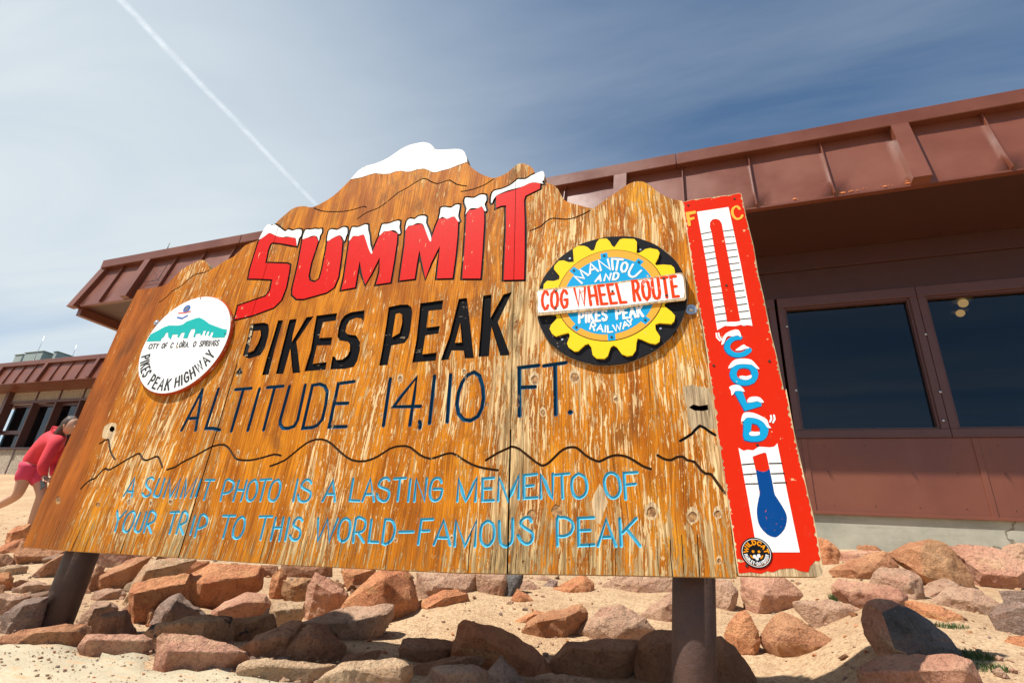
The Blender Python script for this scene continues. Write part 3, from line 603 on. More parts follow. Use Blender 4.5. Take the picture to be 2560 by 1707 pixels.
# engraved lettering ------------------------------------------------
AL = [('A','B',[[(65,920),(310,440)],[(310,440),(230,920)],[(165,778),(250,775)]]),('L','B',[[(500,430),(350,897),(430,895),(515,915)]]),('T','B',[[(700,440),(885,425)],[(790,445),(650,930)]]),
 ('I','B',[[(982,430),(845,920)]]),('T','B',[[(1075,415),(1260,400)],[(1160,420),(1030,915)]]),('U','B',[[(1335,400),(1225,800),(1225,850),(1260,895),(1320,895),(1390,870),(1430,800),(1520,385)]]),
 ('D','B',[[(1605,390),(1690,375),(1750,400),(1780,470),(1760,620),(1720,790),(1660,860),(1600,885),(1490,895),(1605,390)]]),('E','B',[[(2095,345),(1910,370),(1800,880),(2000,875)],[(1870,605),(2020,600)]]),
 ('1','C',[[(243,290),(168,800)]]),('4','C',[[(455,795),(530,275),(278,595),(570,590)]]),('comma','C',[[(562,755),(570,790),(565,825)]]),('1','C',[[(725,260),(670,775)]]),('1','C',[[(900,245),(862,762)]]),
 ('0','C',[[(1155,218),(1215,260),(1250,380),(1258,500),(1240,610),(1195,700),(1115,745),(1040,735),(985,670),(968,560),(985,440),(1025,330),(1085,250),(1155,218)]]),
 ('F','C',[[(1858,145),(1648,170),(1650,695)],[(1660,385),(1820,378)]]),('T','C',[[(1915,150),(2155,115)],[(2038,150),(2045,680)]]),('full stop','C',[[(2202,655),(2206,655)]])]
for i, (c, k, ss) in enumerate(AL):
    RG.append(Region('letter|n%d|dark blue carved %s of ALTITUDE 14,110 FT.' % (i, c), M['navy'], -0.008, strokes=[tr(k, s_) for s_ in ss], width=0.0145 if c != 'full stop' else 0.018, groove=True))
LT = [
('A','D',[[(230,375),(360,155),(325,380)],[(275,320),(345,322)]]),('S','D',[[(585,180),(560,155),(515,175),(495,230),(510,270),(545,300),(545,345),(510,375),(470,375),(452,340)]]),
('U','D',[[(650,170),(590,330),(590,370),(625,380),(660,350),(715,165)]]),('M','D',[[(700,390),(775,165),(775,385),(900,165),(845,390)]]),('M','D',[[(900,390),(965,165),(945,395),(1090,165),(1020,390)]]),
('I','D',[[(1140,180),(1075,380)]]),('T','D',[[(1195,185),(1300,185)],[(1245,190),(1175,415)]]),('P','D',[[(1370,425),(1430,190),(1490,190),(1525,220),(1515,280),(1470,330),(1400,345)]]),
('H','D',[[(1590,190),(1520,430)],[(1680,190),(1610,430)],[(1555,300),(1640,305)]]),('O','D',[[(1775,180),(1800,230),(1795,330),(1755,410),(1710,430),(1680,400),(1685,310),(1715,220),(1775,180)]]),
('T','D',[[(1840,185),(1970,175)],[(1900,185),(1840,430)]]),('O','D',[[(2045,180),(2075,230),(2060,340),(2020,415),(1970,430),(1938,395),(1950,300),(1985,215),(2045,180)]]),
('I','E',[[(115,180),(62,435)]]),('S','E',[[(275,225),(255,190),(215,180),(170,220),(160,265),(215,300),(260,325),(265,375),(230,425),(175,440),(130,420),(118,360)]]),
('A','E',[[(405,435),(530,185),(550,435)],[(455,350),(545,352)]]),('L','E',[[(768,170),(725,425),(840,430)]]),('A','E',[[(875,435),(970,175),(1010,435)],[(915,355),(995,350)]]),
('S','E',[[(1190,190),(1165,160),(1115,170),(1075,215),(1075,260),(1150,290),(1185,320),(1185,380),(1150,430),(1100,430),(1060,400),(1045,350)]]),('T','E',[[(1250,170),(1385,160)],[(1318,170),(1288,430)]]),
('I','E',[[(1440,175),(1412,435)]]),('N','E',[[(1485,435),(1510,175),(1605,430),(1632,165)]]),('G','E',[[(1805,215),(1785,170),(1735,165),(1690,210),(1668,320),(1680,400),(1725,430),(1785,400),(1808,330),(1805,290),(1715,292)]]),
('M','G',[[(15,435),(30,170),(115,430),(245,165),(228,435)]]),('E','G',[[(445,160),(315,170),(310,430),(445,425)],[(315,290),(415,285)]]),('M','G',[[(495,430),(505,160),(610,430),(740,130),(735,405)]]),
('E','G',[[(950,115),(800,130),(800,400),(955,390)],[(805,260),(910,248)]]),('N','G',[[(1000,400),(995,125),(1135,400),(1140,110)]]),('T','G',[[(1170,125),(1330,110)],[(1245,125),(1255,400)]]),
('O','G',[[(1440,110),(1510,150),(1540,240),(1530,330),(1480,385),(1430,395),(1380,350),(1360,250),(1375,160),(1440,110)]]),('O','G',[[(1830,100),(1890,130),(1925,210),(1930,310),(1890,380),(1830,395),(1780,350),(1750,270),(1745,180),(1780,115),(1830,100)]]),
('F','G',[[(2130,95),(1975,105),(1995,410)],[(1990,245),(2110,232)]]),
('Y','D',[[(155,550),(165,650),(130,785)],[(260,550),(170,650)]]),('O','D',[[(340,550),(365,590),(345,680),(300,770),(260,795),(225,770),(235,690),(280,590),(340,550)]]),('U','D',[[(425,570),(365,740),(370,785),(405,795),(440,750),(500,560)]]),
('R','D',[[(470,800),(540,560),(590,565),(610,600),(585,670),(510,705)],[(515,705),(555,805)]]),('T','D',[[(785,565),(885,560)],[(835,570),(770,815)]]),('R','D',[[(850,815),(925,565),(970,570),(985,610),(960,680),(885,715)],[(890,715),(930,820)]]),
('I','D',[[(1070,610),(1015,820)]]),('P','D',[[(1070,850),(1135,605),(1195,605),(1215,650),(1195,720),(1100,760)]]),('T','D',[[(1400,605),(1545,605)],[(1470,610),(1400,865)]]),
('O','D',[[(1620,615),(1655,650),(1645,760),(1600,850),(1550,870),(1515,840),(1525,750),(1565,660),(1620,615)]]),('T','D',[[(1830,615),(1980,612)],[(1905,620),(1840,885)]]),
('H','D',[[(2020,625),(1960,890)],[(2110,625),(2060,895)],[(1990,745),(2085,745)]]),('I','D',[[(2180,630),(2130,895)]]),
('S','E',[[(170,665),(145,630),(105,635),(70,680),(70,725),(120,755),(145,790),(135,855),(95,890),(45,880),(22,835)]]),('W','E',[[(355,635),(350,900),(465,645),(485,905),(585,640)]]),
('O','E',[[(680,635),(725,665),(730,750),(710,850),(660,905),(610,890),(590,820),(605,720),(640,655),(680,635)]]),('R','E',[[(765,915),(800,640),(870,635),(910,670),(905,740),(870,790),(785,805)],[(820,805),(890,915)]]),
('L','E',[[(982,650),(950,910),(1060,915)]]),('D','E',[[(1145,650),(1210,655),(1250,710),(1255,790),(1225,880),(1180,920),(1110,925),(1145,650)]]),('dash','E',[[(1310,795),(1475,792)]]),
('F','E',[[(1705,645),(1570,650),(1530,940)],[(1550,785),(1660,780)]]),('A','E',[[(1715,945),(1830,660),(1905,950)],[(1755,862),(1880,865)]]),('M','E',[[(1960,960),(1975,660),(2080,960),(2215,665),(2198,965)]]),
('O','G',[[(375,665),(430,700),(450,780),(440,880),(390,950),(340,955),(295,900),(290,800),(310,710),(375,665)]]),('U','G',[[(508,670),(515,880),(540,945),(590,965),(640,930),(665,860),(665,640)]]),
('S','G',[[(885,675),(865,630),(820,625),(770,660),(765,710),(830,760),(890,800),(905,860),(875,920),(820,935),(765,900),(730,835)]]),('P','G',[[(1195,955),(1190,645),(1225,625),(1300,630),(1365,680),(1375,750),(1340,815),(1270,845),(1200,845)]]),
('E','G',[[(1620,625),(1440,635),(1445,955),(1625,945)],[(1450,780),(1575,775)]]),('A','G',[[(1670,960),(1765,650),(1880,960)],[(1720,858),(1820,855)]]),('K','G',[[(1925,640),(1945,960)],[(2120,635),(1955,810)],[(2010,765),(2165,960)]])]
for i, (c, k, ss) in enumerate(LT):
    cc = [tr(k, s_) for s_ in ss]; cc = [catmull(s_, 2) if c in 'SOUGDPR' and len(s_) > 4 else s_ for s_ in cc]
    RG.append(Region('letter|s%d|light blue carved %s' % (i, c), M['sky'], -0.0042, strokes=cc, width=0.0098, groove=True))
# seams between the sheets (dark gaps) and splits at the foot
RG.append(Region(None, M['hole'], -0.02, strokes=seam(S1, -0.03, 0.75, 0), width=0.0050))
RG.append(Region(None, M['hole'], -0.010, strokes=seam(S1, 0.75, 1.5, 0), width=0.0022))
RG.append(Region(None, M['hole'], -0.02, strokes=seam(S2, -0.03, 0.42, 0), width=0.0050))
RG.append(Region(None, M['hole'], -0.010, strokes=seam(S2, 0.42, 1.8, 0), width=0.0020))
R_ = random.Random(11)
for i in range(34):
    x = R_.uniform(-0.75, 1.75); L = R_.uniform(0.03, 0.11); x2 = x+R_.uniform(-.004, .004)
    RG.append(Region(None, M['outline'], -0.008, strokes=[[(x, -0.02), (x2, L*.5), (x2+.002, L)]], width=R_.uniform(.0012, .0028), groove=True))
xs_l = bl([(190, 1060)])[0][0]
def attrs(x, y):
    nz = np.array([noise.noise(Vector((a*7, b*2.2, 1.3))) for a, b in zip(x, y)]); n2 = np.array([noise.noise(Vector((a*2.1, b*1.4, 7.3))) for a, b in zip(x, y)])
    sm = lambda v, a, b: np.clip((v-a)/(b-a), 0, 1)
    bottom = 1-sm(y+nz*0.09, 0.0, 0.20)
    left = 1-sm(x+nz*0.05-np.clip(0.35-y, 0, 1)*0.1, -0.66, -0.54)
    d1 = np.abs(x-(np.vectorize(S1)(y))); d2 = np.abs(x-(np.vectorize(S2)(y)))
    seamw = np.maximum(1-sm(d1+nz*.03, 0.01, 0.11), 1-sm(d2+nz*.03, 0.01, 0.10))
    topd = sm(y+nz*.08, 1.28, 1.5)*(1-sm(np.abs(x-0.62), 0.5, 0.7))
    wear = 0.36+0.42*nz+0.45*n2+0.20*bottom+0.32*seamw-0.70*left*(1-bottom*.5)-0.45*topd+0.22*sm(x, 1.15, 1.4)
    stain = np.clip(left*1.1-bottom*.3, 0, 1)
    dirt = np.clip(seamw*0.75*(0.6+n2)+0.35*bottom, 0, 1)
    return dict(wear=wear, stain=stain, dirt=dirt, grey=np.clip(bottom*1.0+seamw*.35, 0, 1)*.75)
board = relief(outline, RG, 0.0, TH, sign, lambda x, y: (sheet_of((x, y)), M['wood']), M['edge'], grid=0.035, attrs=attrs)

# ================================================================== stroke lettering for the small painted signs
FONT = {'A': (.8, [[(0, 0), (.4, 1), (.8, 0)], [(.15, .36), (.65, .36)]]), 'C': (.75, [[(.75, .8), (.6, .97), (.35, 1), (.1, .8), (0, .5), (.1, .2), (.35, 0), (.6, .03), (.75, .2)]]),
 'D': (.75, [[(0, 0), (0, 1), (.4, 1), (.68, .8), (.75, .5), (.68, .2), (.4, 0), (0, 0)]]), 'E': (.6, [[(.6, 1), (0, 1), (0, 0), (.6, 0)], [(0, .5), (.5, .5)]]), 'F': (.6, [[(.6, 1), (0, 1), (0, 0)], [(0, .5), (.5, .5)]]),
 'G': (.78, [[(.75, .8), (.6, .97), (.35, 1), (.1, .8), (0, .5), (.1, .2), (.35, 0), (.65, .05), (.76, .2), (.76, .45), (.45, .45)]]), 'H': (.75, [[(0, 0), (0, 1)], [(.75, 0), (.75, 1)], [(0, .5), (.75, .5)]]),
 'I': (.12, [[(.06, 0), (.06, 1)]]), 'K': (.72, [[(0, 0), (0, 1)], [(.68, 1), (0, .42)], [(.25, .6), (.72, 0)]]), 'L': (.58, [[(0, 1), (0, 0), (.58, 0)]]), 'M': (.95, [[(0, 0), (.08, 1), (.47, .15), (.87, 1), (.95, 0)]]),
 'N': (.78, [[(0, 0), (0, 1), (.78, 0), (.78, 1)]]), 'O': (.85, [[(.42, 1), (.1, .85), (0, .5), (.1, .15), (.42, 0), (.75, .15), (.85, .5), (.75, .85), (.42, 1)]]), 'P': (.65, [[(0, 0), (0, 1), (.45, 1), (.65, .85), (.65, .65), (.45, .48), (0, .48)]]),
 'R': (.7, [[(0, 0), (0, 1), (.45, 1), (.65, .85), (.65, .67), (.45, .5), (0, .5)], [(.35, .5), (.7, 0)]]), 'S': (.65, [[(.63, .85), (.45, 1), (.18, .98), (.02, .78), (.12, .58), (.5, .45), (.65, .25), (.5, .03), (.2, 0), (0, .16)]]),
 'T': (.72, [[(0, 1), (.72, 1)], [(.36, 1), (.36, 0)]]), 'U': (.75, [[(0, 1), (0, .25), (.15, .03), (.37, 0), (.6, .03), (.75, .25), (.75, 1)]]), 'V': (.75, [[(0, 1), (.37, 0), (.75, 1)]]), 'W': (1.25, [[(0, 1), (.3, 0), (.62, .9), (.95, 0), (1.25, 1)]]),
 'Y': (.75, [[(0, 1), (.37, .45), (.75, 1)], [(.37, .45), (.37, 0)]]), '.': (.12, [[(.06, 0), (.06, .03)]]), '-': (.4, [[(0, .45), (.4, .45)]]), ' ': (.75, [])}
def char_on_quad(c, q):
    """q: bottom-left, bottom-right, top-right, top-left"""
    wd, ss = FONT[c]; q = [np.array(p, float) for p in q]; out = []
    for s_ in ss: out.append([tuple((1-v)*((1-u)*q[0]+u*q[1])+v*((1-u)*q[3]+u*q[2])) for u, v in [(p[0]/max(wd, .12), p[1]) for p in s_]])
    return out
def poly_at(pl, t):
    P = [np.array(p, float) for p in pl]; L = [0]
    for a, b in zip(P[:-1], P[1:]): L.append(L[-1]+np.linalg.norm(b-a))
    d = t*L[-1]
    for i in range(len(P)-1):
        if d <= L[i+1] or i == len(P)-2: return P[i]+(P[i+1]-P[i])*((d-L[i])/(L[i+1]-L[i]))
def text_on(txt, base, top, gap=0.26):
    tot = sum(FONT[c][0] for c in txt)+gap*(len(txt)-1); x = 0; out = []
    for c in txt:
        wd = FONT[c][0]
        if FONT[c][1]: out.append((c, char_on_quad(c, [poly_at(base, x/tot), poly_at(base, (x+wd)/tot), poly_at(top, (x+wd)/tot), poly_at(top, x/tot)])))
        x += wd+gap
    return out
def raised(name, polys, strokes, width, h0, h1, mat, parent, holes=()):
    """thin painted layer standing h1-h0 above its support"""
    rg = Region(name, mat, 0.0, polys, holes, strokes, width)
    bb = rg.bb; m = 0.002; outer = [(bb[0]-m, bb[2]-m), (bb[1]+m, bb[2]-m), (bb[1]+m, bb[3]+m), (bb[0]-m, bb[3]+m)]
    V = []; Ed = []
    def loop(pts):
        i0 = len(V); V.extend([Vector((float(p[0]), float(p[1]))) for p in pts]); n = len(pts); Ed.extend([(i0+i, i0+(i+1) % n) for i in range(n)])
    for p in list(polys)+list(holes): loop(p)
    for s_ in strokes:
        for q in ribbon(s_, width): loop(q)
    v, e, f, *_ = delaunay_2d_cdt(V, Ed, [], 0, 1e-6)
    X = np.array([(p.x, p.y) for p in v]); F = np.array(f); c = X[F].mean(1); F = F[rg.test(c[:, 0], c[:, 1])]
    a = X[F[:, 1]]-X[F[:, 0]]; b = X[F[:, 2]]-X[F[:, 0]]; fl = (a[:, 0]*b[:, 1]-a[:, 1]*b[:, 0]) < 0; F[fl] = F[fl][:, ::-1]
    used = sorted(set(F.flatten())); ix = {u: i for i, u in enumerate(used)}; n = len(used)
    vs = [(*X[u], h1) for u in used]+[(*X[u], h0) for u in used]; fs = [tuple(ix[j] for j in t) for t in F]
    ec = {}
    for t in fs:
        for k in range(3):
            a, b = t[k], t[(k+1) % 3]; ec[(min(a, b), max(a, b))] = ec.get((min(a, b), max(a, b)), [])+[(a, b)]
    for L in ec.values():
        if len(L) == 1: a, b = L[0]; fs.append((b, a, a+n, b+n))
    return mesh_obj(name, vs, fs, mat, parent)
def circle_fit(P):
    A = np.array([[2*p[0], 2*p[1], 1] for p in P]); y = np.array([p[0]**2+p[1]**2 for p in P]); s_ = np.linalg.lstsq(A, y, rcond=None)[0]
    return s_[0], s_[1], math.sqrt(s_[2]+s_[0]**2+s_[1]**2)
def circ(c, r, n=72): return [(c[0]+r*math.cos(2*math.pi*i/n), c[1]+r*math.sin(2*math.pi*i/n)) for i in range(n)]
def smooth_poly(p, n=2): return catmull(p, n, True)

# ---- round plaque of the highway
hq = 0.019
pts = tr('Q', [(900, 125), (700, 225), (450, 430), (300, 560), (200, 750), (100, 1000), (97, 1150), (120, 1280), (200, 1385), (450, 1468), (800, 1365), (1100, 1120), (1290, 830), (1345, 560), (1320, 330), (1230, 165), (1080, 105)], hq)
cq = circle_fit(pts)
pl = empty('round_plaque'); pl.parent = sign; pl['label'] = "round white highway plaque with teal mountain and red rim"
bm = bmesh.new(); prof = [(cq[2]*1.012, 0.0), (cq[2]*1.022, 0.006), (cq[2]*1.022, hq-0.005), (cq[2]*1.002, hq-0.001)]
vs = []; fs = []; N = 96
for r_, z in prof: vs += [(cq[0]+r_*math.cos(2*math.pi*i/N), cq[1]+r_*math.sin(2*math.pi*i/N), z) for i in range(N)]
for k in range(3): fs += [(k*N+i, k*N+(i+1) % N, (k+1)*N+(i+1) % N, (k+1)*N+i) for i in range(N)]
mesh_obj('rim', vs, fs, M['rim'], pl, smooth=True); bm.free()
raised('face', [circ(cq, cq[2], 96)], [], 0, hq-0.01, hq, M['disc_white'], pl)
T = lambda p: tr('Q', p, hq+.001)
sky_ = T([(398,742),(415,700),(440,690),(475,625),(505,622),(505,680),(540,720),(565,650),(640,645),(635,690),(655,690),(690,625),(740,620),(715,700),(775,700),(800,630),(830,575),(880,570),(880,610),(855,680),(880,690),(895,640),(960,632),(955,660),(980,655),(1000,595),(1035,592),(1015,660),(1030,665),(1055,605),(1085,602),(1065,665),(1085,670),(1110,615),(1140,615),(1115,700),(775,704),(500,760)])
mt = T([(200,748),(235,695),(255,650),(370,590),(450,545),(520,522),(640,525),(710,510),(760,470),(830,445),(900,420),(945,413),(1010,445),(1080,500),(1130,520),(1200,545),(1270,572),(1327,580),(1320,640),(1290,690),(780,702),(400,740)])
raised('mountain', [mt], [], 0, hq, hq+.0010, M['teal'], pl, holes=[sky_])
for c, ss in text_on('CITY OF C LORA. O SPRINGS', T([(225, 850), (1200, 803)]), T([(250, 783), (1225, 728)]), 0.42): raised('letter', [], ss, .0046, hq, hq+.0008, M['char'], pl)
for tx, b_, t_ in (('PIKES', [(135, 965), (118, 1045), (122, 1130), (136, 1205), (158, 1250)], [(245, 930), (235, 1010), (243, 1090), (254, 1145), (268, 1170)]),
                   ('PEAK', [(222, 1345), (290, 1400), (400, 1428), (510, 1424)], [(305, 1210), (370, 1255), (440, 1277), (550, 1270)]),
                   ('HIGHWAY', [(598, 1385), (700, 1350), (820, 1280), (950, 1172), (1060, 1065), (1158, 935)], [(615, 1255), (700, 1212), (800, 1150), (900, 1060), (985, 980), (1070, 868)])):
    for c, ss in text_on(tx, T(b_), T(t_), 0.46): raised('letter', [], ss, .0078, hq, hq+.0008, M['char'], pl)
bc = T([(765, 290), (755, 345), (715, 405)])
raised('badge_ring', [circ(bc[0], .020, 24)], [], 0, hq, hq+.0008, M['badge_blue'], pl, holes=[circ(bc[0], .012, 24)])
raised('badge_centre', [circ(bc[0], .0115, 20)], [], 0, hq, hq+.0010, M['badge_grey'], pl)
raised('badge_band', [], [T([(650, 350), (740, 345), (820, 325)])], .0055, hq+.0008, hq+.0013, M['badge_red'], pl)
raised('badge_scroll', [], [T([(635, 410), (700, 425), (775, 385)])], .0075, hq, hq+.0010, M['badge_blue'], pl)
for p in T([(957, 143), (240, 697), (1300, 638), (720, 738), (468, 1415)]): raised('screw', [circ(p, .0032, 10)], [], 0, hq, hq+.0018, M['screw'], pl)

# ---- cog wheel plaque
cg = empty('cog_plaque'); cg.parent = sign; cg['label'] = "round black plaque with yellow cog wheel and white cross board"
cp = circle_fit(tr('M', [(1000, 105), (600, 200), (300, 450), (195, 640), (190, 960), (300, 1180), (550, 1380), (900, 1450), (1250, 1375), (1550, 1175), (1695, 900), (1660, 500), (1400, 220), (1200, 130)], 0.02))
H1, H2, H3, H4 = 0.013, 0.020, 0.0212, 0.0285
# black disc with a slightly hand-cut edge
raised('backing_disc', [[(cp[0]+cp[2]*(1+.004*math.sin(7*a)+.003*math.sin(17*a))*math.cos(a), cp[1]+cp[2]*(1+.004*math.sin(7*a)+.003*math.sin(17*a))*math.sin(a)) for a in [2*math.pi*i/110 for i in range(110)]]], [], 0, 0.001, H1, M['gblack'], cg)
raised('backing_edge', [circ(cp, cp[2]*1.006, 110)], [], 0, 0.001, H1-.004, M['edge'], cg)
gear = [(975,240),(1005,195),(1030,160),(1065,150),(1180,155),(1205,185),(1205,260),(1200,300),(1230,300),(1290,260),(1340,248),(1420,265),(1440,295),(1425,350),(1392,410),(1405,425),(1480,418),(1560,425),(1590,450),(1600,495),(1590,540),(1560,580),(1600,600),(1700,640),(1700,760),(1635,790),(1520,800),(1485,825),(1500,855),(1560,900),(1600,945),(1592,1000),(1560,1030),(1440,1020),(1395,1035),(1400,1090),(1445,1160),(1440,1210),(1400,1237),(1340,1228),(1260,1192),(1215,1178),(1202,1220),(1195,1300),(1160,1352),(1105,1362),(1050,1340),(1000,1270),(965,1250),(935,1270),(905,1360),(870,1388),(790,1385),(750,1350),(735,1270),(705,1232),(670,1245),(600,1310),(560,1312),(500,1270),(485,1230),(515,1150),(500,1120),(440,1135),(370,1158),(330,1130),(305,1080),(320,1040),(380,975),(370,935),(300,930),(215,900),(185,860),(190,780),(250,740),(290,710),(240,680),(245,620),(280,585),(350,588),(405,570),(408,535),(350,465),(355,430),(400,380),(450,375),(500,395),(555,392),(552,340),(545,260),(595,225),(660,225),(700,240),(735,275),(765,270),(790,190),(820,155),(895,150),(925,180),(950,225)]
raised('cog_wheel', [tr('M', gear, H2)], [], 0, H1, H2, M['yellow'], cg)
co_ = circle_fit(tr('M', [(930, 270), (700, 330), (520, 460), (412, 640), (430, 950), (560, 1110), (900, 1212), (1150, 1160), (1380, 975), (1455, 810)], H2))
raised('groove_ring', [circ(co_, co_[2]*1.006, 72)], [], 0, H1, H2+.0005, M['outline'], cg)
raised('amber_ring', [circ(co_, co_[2]*.992, 72)], [], 0, H1, H2+.001, M['amber'], cg)
ci = circle_fit(tr('M', [(900, 335), (480, 640), (1325, 540), (1372, 830), (1190, 1060), (950, 1148), (680, 1080), (490, 910), (600, 480), (1150, 380)], H3))
tabs = []
for x, y in ((868, 328), (1226, 394), (556, 480), (582, 1065), (945, 1166), (1292, 990)):
    p = tr('M', [(x, y)], H3)[0]; a = math.atan2(p[1]-ci[1], p[0]-ci[0]); e = np.array([math.cos(a), math.sin(a)]); t_ = np.array([-e[1], e[0]]); p = np.array(p)
    tabs.append([tuple(p+e*.012+t_*.0125), tuple(p+e*.012-t_*.0125), tuple(p-e*.03-t_*.0125), tuple(p-e*.03+t_*.0125)])
    raised('screw', [circ(p, .0042, 10)], [], 0, H3, H3+.0016, M['screw'], cg)
raised('blue_disc', [circ(ci, ci[2], 72)]+tabs, [], 0, H2, H3, M['gblue'], cg)
T = lambda p: tr('M', p, H3)
MQ = [('M', [(640,612),(705,530),(625,465),(553,548)]), ('A', [(722,515),(808,488),(760,400),(700,425)]), ('N', [(835,480),(930,470),(905,365),(812,378)]), ('I', [(950,472),(966,472),(957,360),(942,360)]), ('T', [(965,475),(1025,480),(1062,370),(965,362)]),
      ('O', [(1035,482),(1085,508),(1122,410),(1062,388)]), ('U', [(1112,520),(1168,560),(1250,482),(1165,418)]),
      ('R', [(722,1085),(768,1100),(785,1030),(740,1018)]), ('A', [(795,1098),(855,1112),(850,1045),(812,1040)]), ('I', [(875,1115),(887,1115),(889,1050),(877,1050)]), ('L', [(908,1117),(955,1112),(950,1052),(905,1052)]),
      ('W', [(975,1110),(1048,1088),(1040,1022),(958,1045)]), ('A', [(1065,1080),(1125,1055),(1105,1000),(1055,1020)]), ('Y', [(1122,1050),(1165,1030),(1155,980),(1108,995)])]
for i, (c, q) in enumerate(MQ): raised('letter', [], char_on_quad(c, T(q)), .0075 if i < 7 else .0055, H3, H3+.001, M['white'], cg)
for c, ss in text_on('AND', T([(778, 595), (1012, 570)]), T([(800, 530), (1022, 502)]), .5): raised('letter', [], ss, .0068, H3, H3+.001, M['white'], cg)
for c, ss in text_on('PIKES PEAK', T([(612, 1020), (1270, 952)]), T([(612, 908), (1255, 850)]), .40): raised('letter', [], ss, .0085, H3, H3+.001, M['white'], cg)
T = lambda p: tr('M', p, H4)
barp = T([(162, 700), (180, 672), (300, 664), (380, 655), (640, 634), (900, 608), (1300, 556), (1650, 500), (1680, 505), (1700, 545), (1712, 620), (1715, 765), (1700, 782), (1400, 815), (1100, 858), (700, 892), (380, 925), (180, 942), (162, 900), (172, 800)])
bar = empty('cross_board'); bar.parent = sign; bar['label'] = "white cross board with worn edges lettered COG WHEEL ROUTE in orange red"
raised('plank', [barp], [], 0, H3+.001, H4-.001, M['bare'], bar)
cb = np.mean(np.array(barp), axis=0); R_ = random.Random(5)
wh = T([(178, 710), (188, 690), (240, 692), (300, 682), (372, 676), (380, 700), (400, 676), (520, 662), (640, 655), (760, 645), (900, 628), (1050, 610), (1200, 588), (1300, 575), (1450, 555), (1560, 535), (1650, 518), (1672, 530), (1685, 560), (1695, 640), (1700, 700), (1690, 760), (1640, 768), (1500, 785), (1420, 795), (1300, 812), (1180, 828), (1100, 838), (900, 856), (720, 872), (560, 885), (400, 898), (280, 908), (190, 915), (180, 870), (190, 800)])
raised('white_paint', [wh], [], 0, H4-.001, H4, M['sign_white'], bar)
for tx, b_, t_ in (('COG', [(228, 880), (488, 860)], [(228, 697), (485, 683)]), ('WHEEL', [(575, 846), (1095, 806)], [(560, 665), (1045, 614)]), ('ROUTE', [(1180, 791), (1635, 745)], [(1160, 590), (1605, 540)])):
    for c, ss in text_on(tx, T(b_), T(t_), .42): raised('letter', [], ss, .0100 if c != 'W' else .0080, H4, H4+.001, M['ored'], bar)
for p in T([(370, 693), (953, 694), (1483, 563), (1512, 738), (368, 868)]): raised('screw', [circ(p, .0042, 10)], [], 0, H4, H4+.002, M['screw'], bar)
for p in tr('M', [(515, 358), (1243, 268), (1450, 1080), (437, 1193)], H1): raised('screw', [circ(p, .0040, 10)], [], 0, H1, H1+.002, M['steel'], cg)

# ---- carriage bolts with washers
for k, x, y, r in (('M', 1765, 880, .0185), ('Q', 338, 480, .014)):
    p = tr(k, [(x, y)], .004)[0]; bt = empty('bolt'); bt.parent = sign
    raised('washer', [circ(p, r, 28)], [], 0, 0.0, .0035, M['steel'], bt)
    bm = bmesh.new(); bmesh.ops.create_uvsphere(bm, u_segments=16, v_segments=8, radius=r*.52, matrix=Matrix.Translation((p[0], p[1], .003)) @ Matrix.Diagonal((1, 1, .75, 1))); bm_obj('bolt_head', bm, M['steel'], bt, True)

# ================================================================== thermometer panel
hz = 0.006
tp = (tr('N', [(48, 104), (85, 96), (120, 86), (260, 70), (330, 60), (400, 52), (455, 38), (480, 40), (490, 62), (520, 215), (575, 430), (610, 640), (650, 810), (700, 1060), (745, 1240), (800, 1500)], hz)
      + tr('O', [(800, 150), (860, 470), (940, 830), (1000, 1080), (1040, 1300), (1070, 1460), (1060, 1498), (1035, 1512), (800, 1510), (600, 1508), (450, 1502), (410, 1200), (360, 880), (300, 480), (262, 180), (235, 5)], hz) + tr('N', [(235, 1270), (195, 1020), (150, 800), (105, 500), (75, 300)], hz))
def rag(pl, inset, jag, seed, n=6):
    R = random.Random(seed); c = np.mean(np.array(pl), axis=0); out = []
    for i in range(len(pl)):
        a = np.array(pl[i]); b = np.array(pl[(i+1) % len(pl)]); d = b-a; L = np.linalg.norm(d); nn = np.array([-d[1], d[0]])/L; nn = nn if nn@(c-a) > 0 else -nn; m = max(1, int(L/0.006))
        for k in range(m): out.append(tuple(a+d*(k/m)+nn*(inset+R.random()**5*jag)))
    return out
T = lambda p: tr('N', p, hz); U = lambda p: tr('O', p, hz)
bare_corner = U([(300+1130, 1700)])
redp = rag(tp, 0.0022, 0.0065, 4)
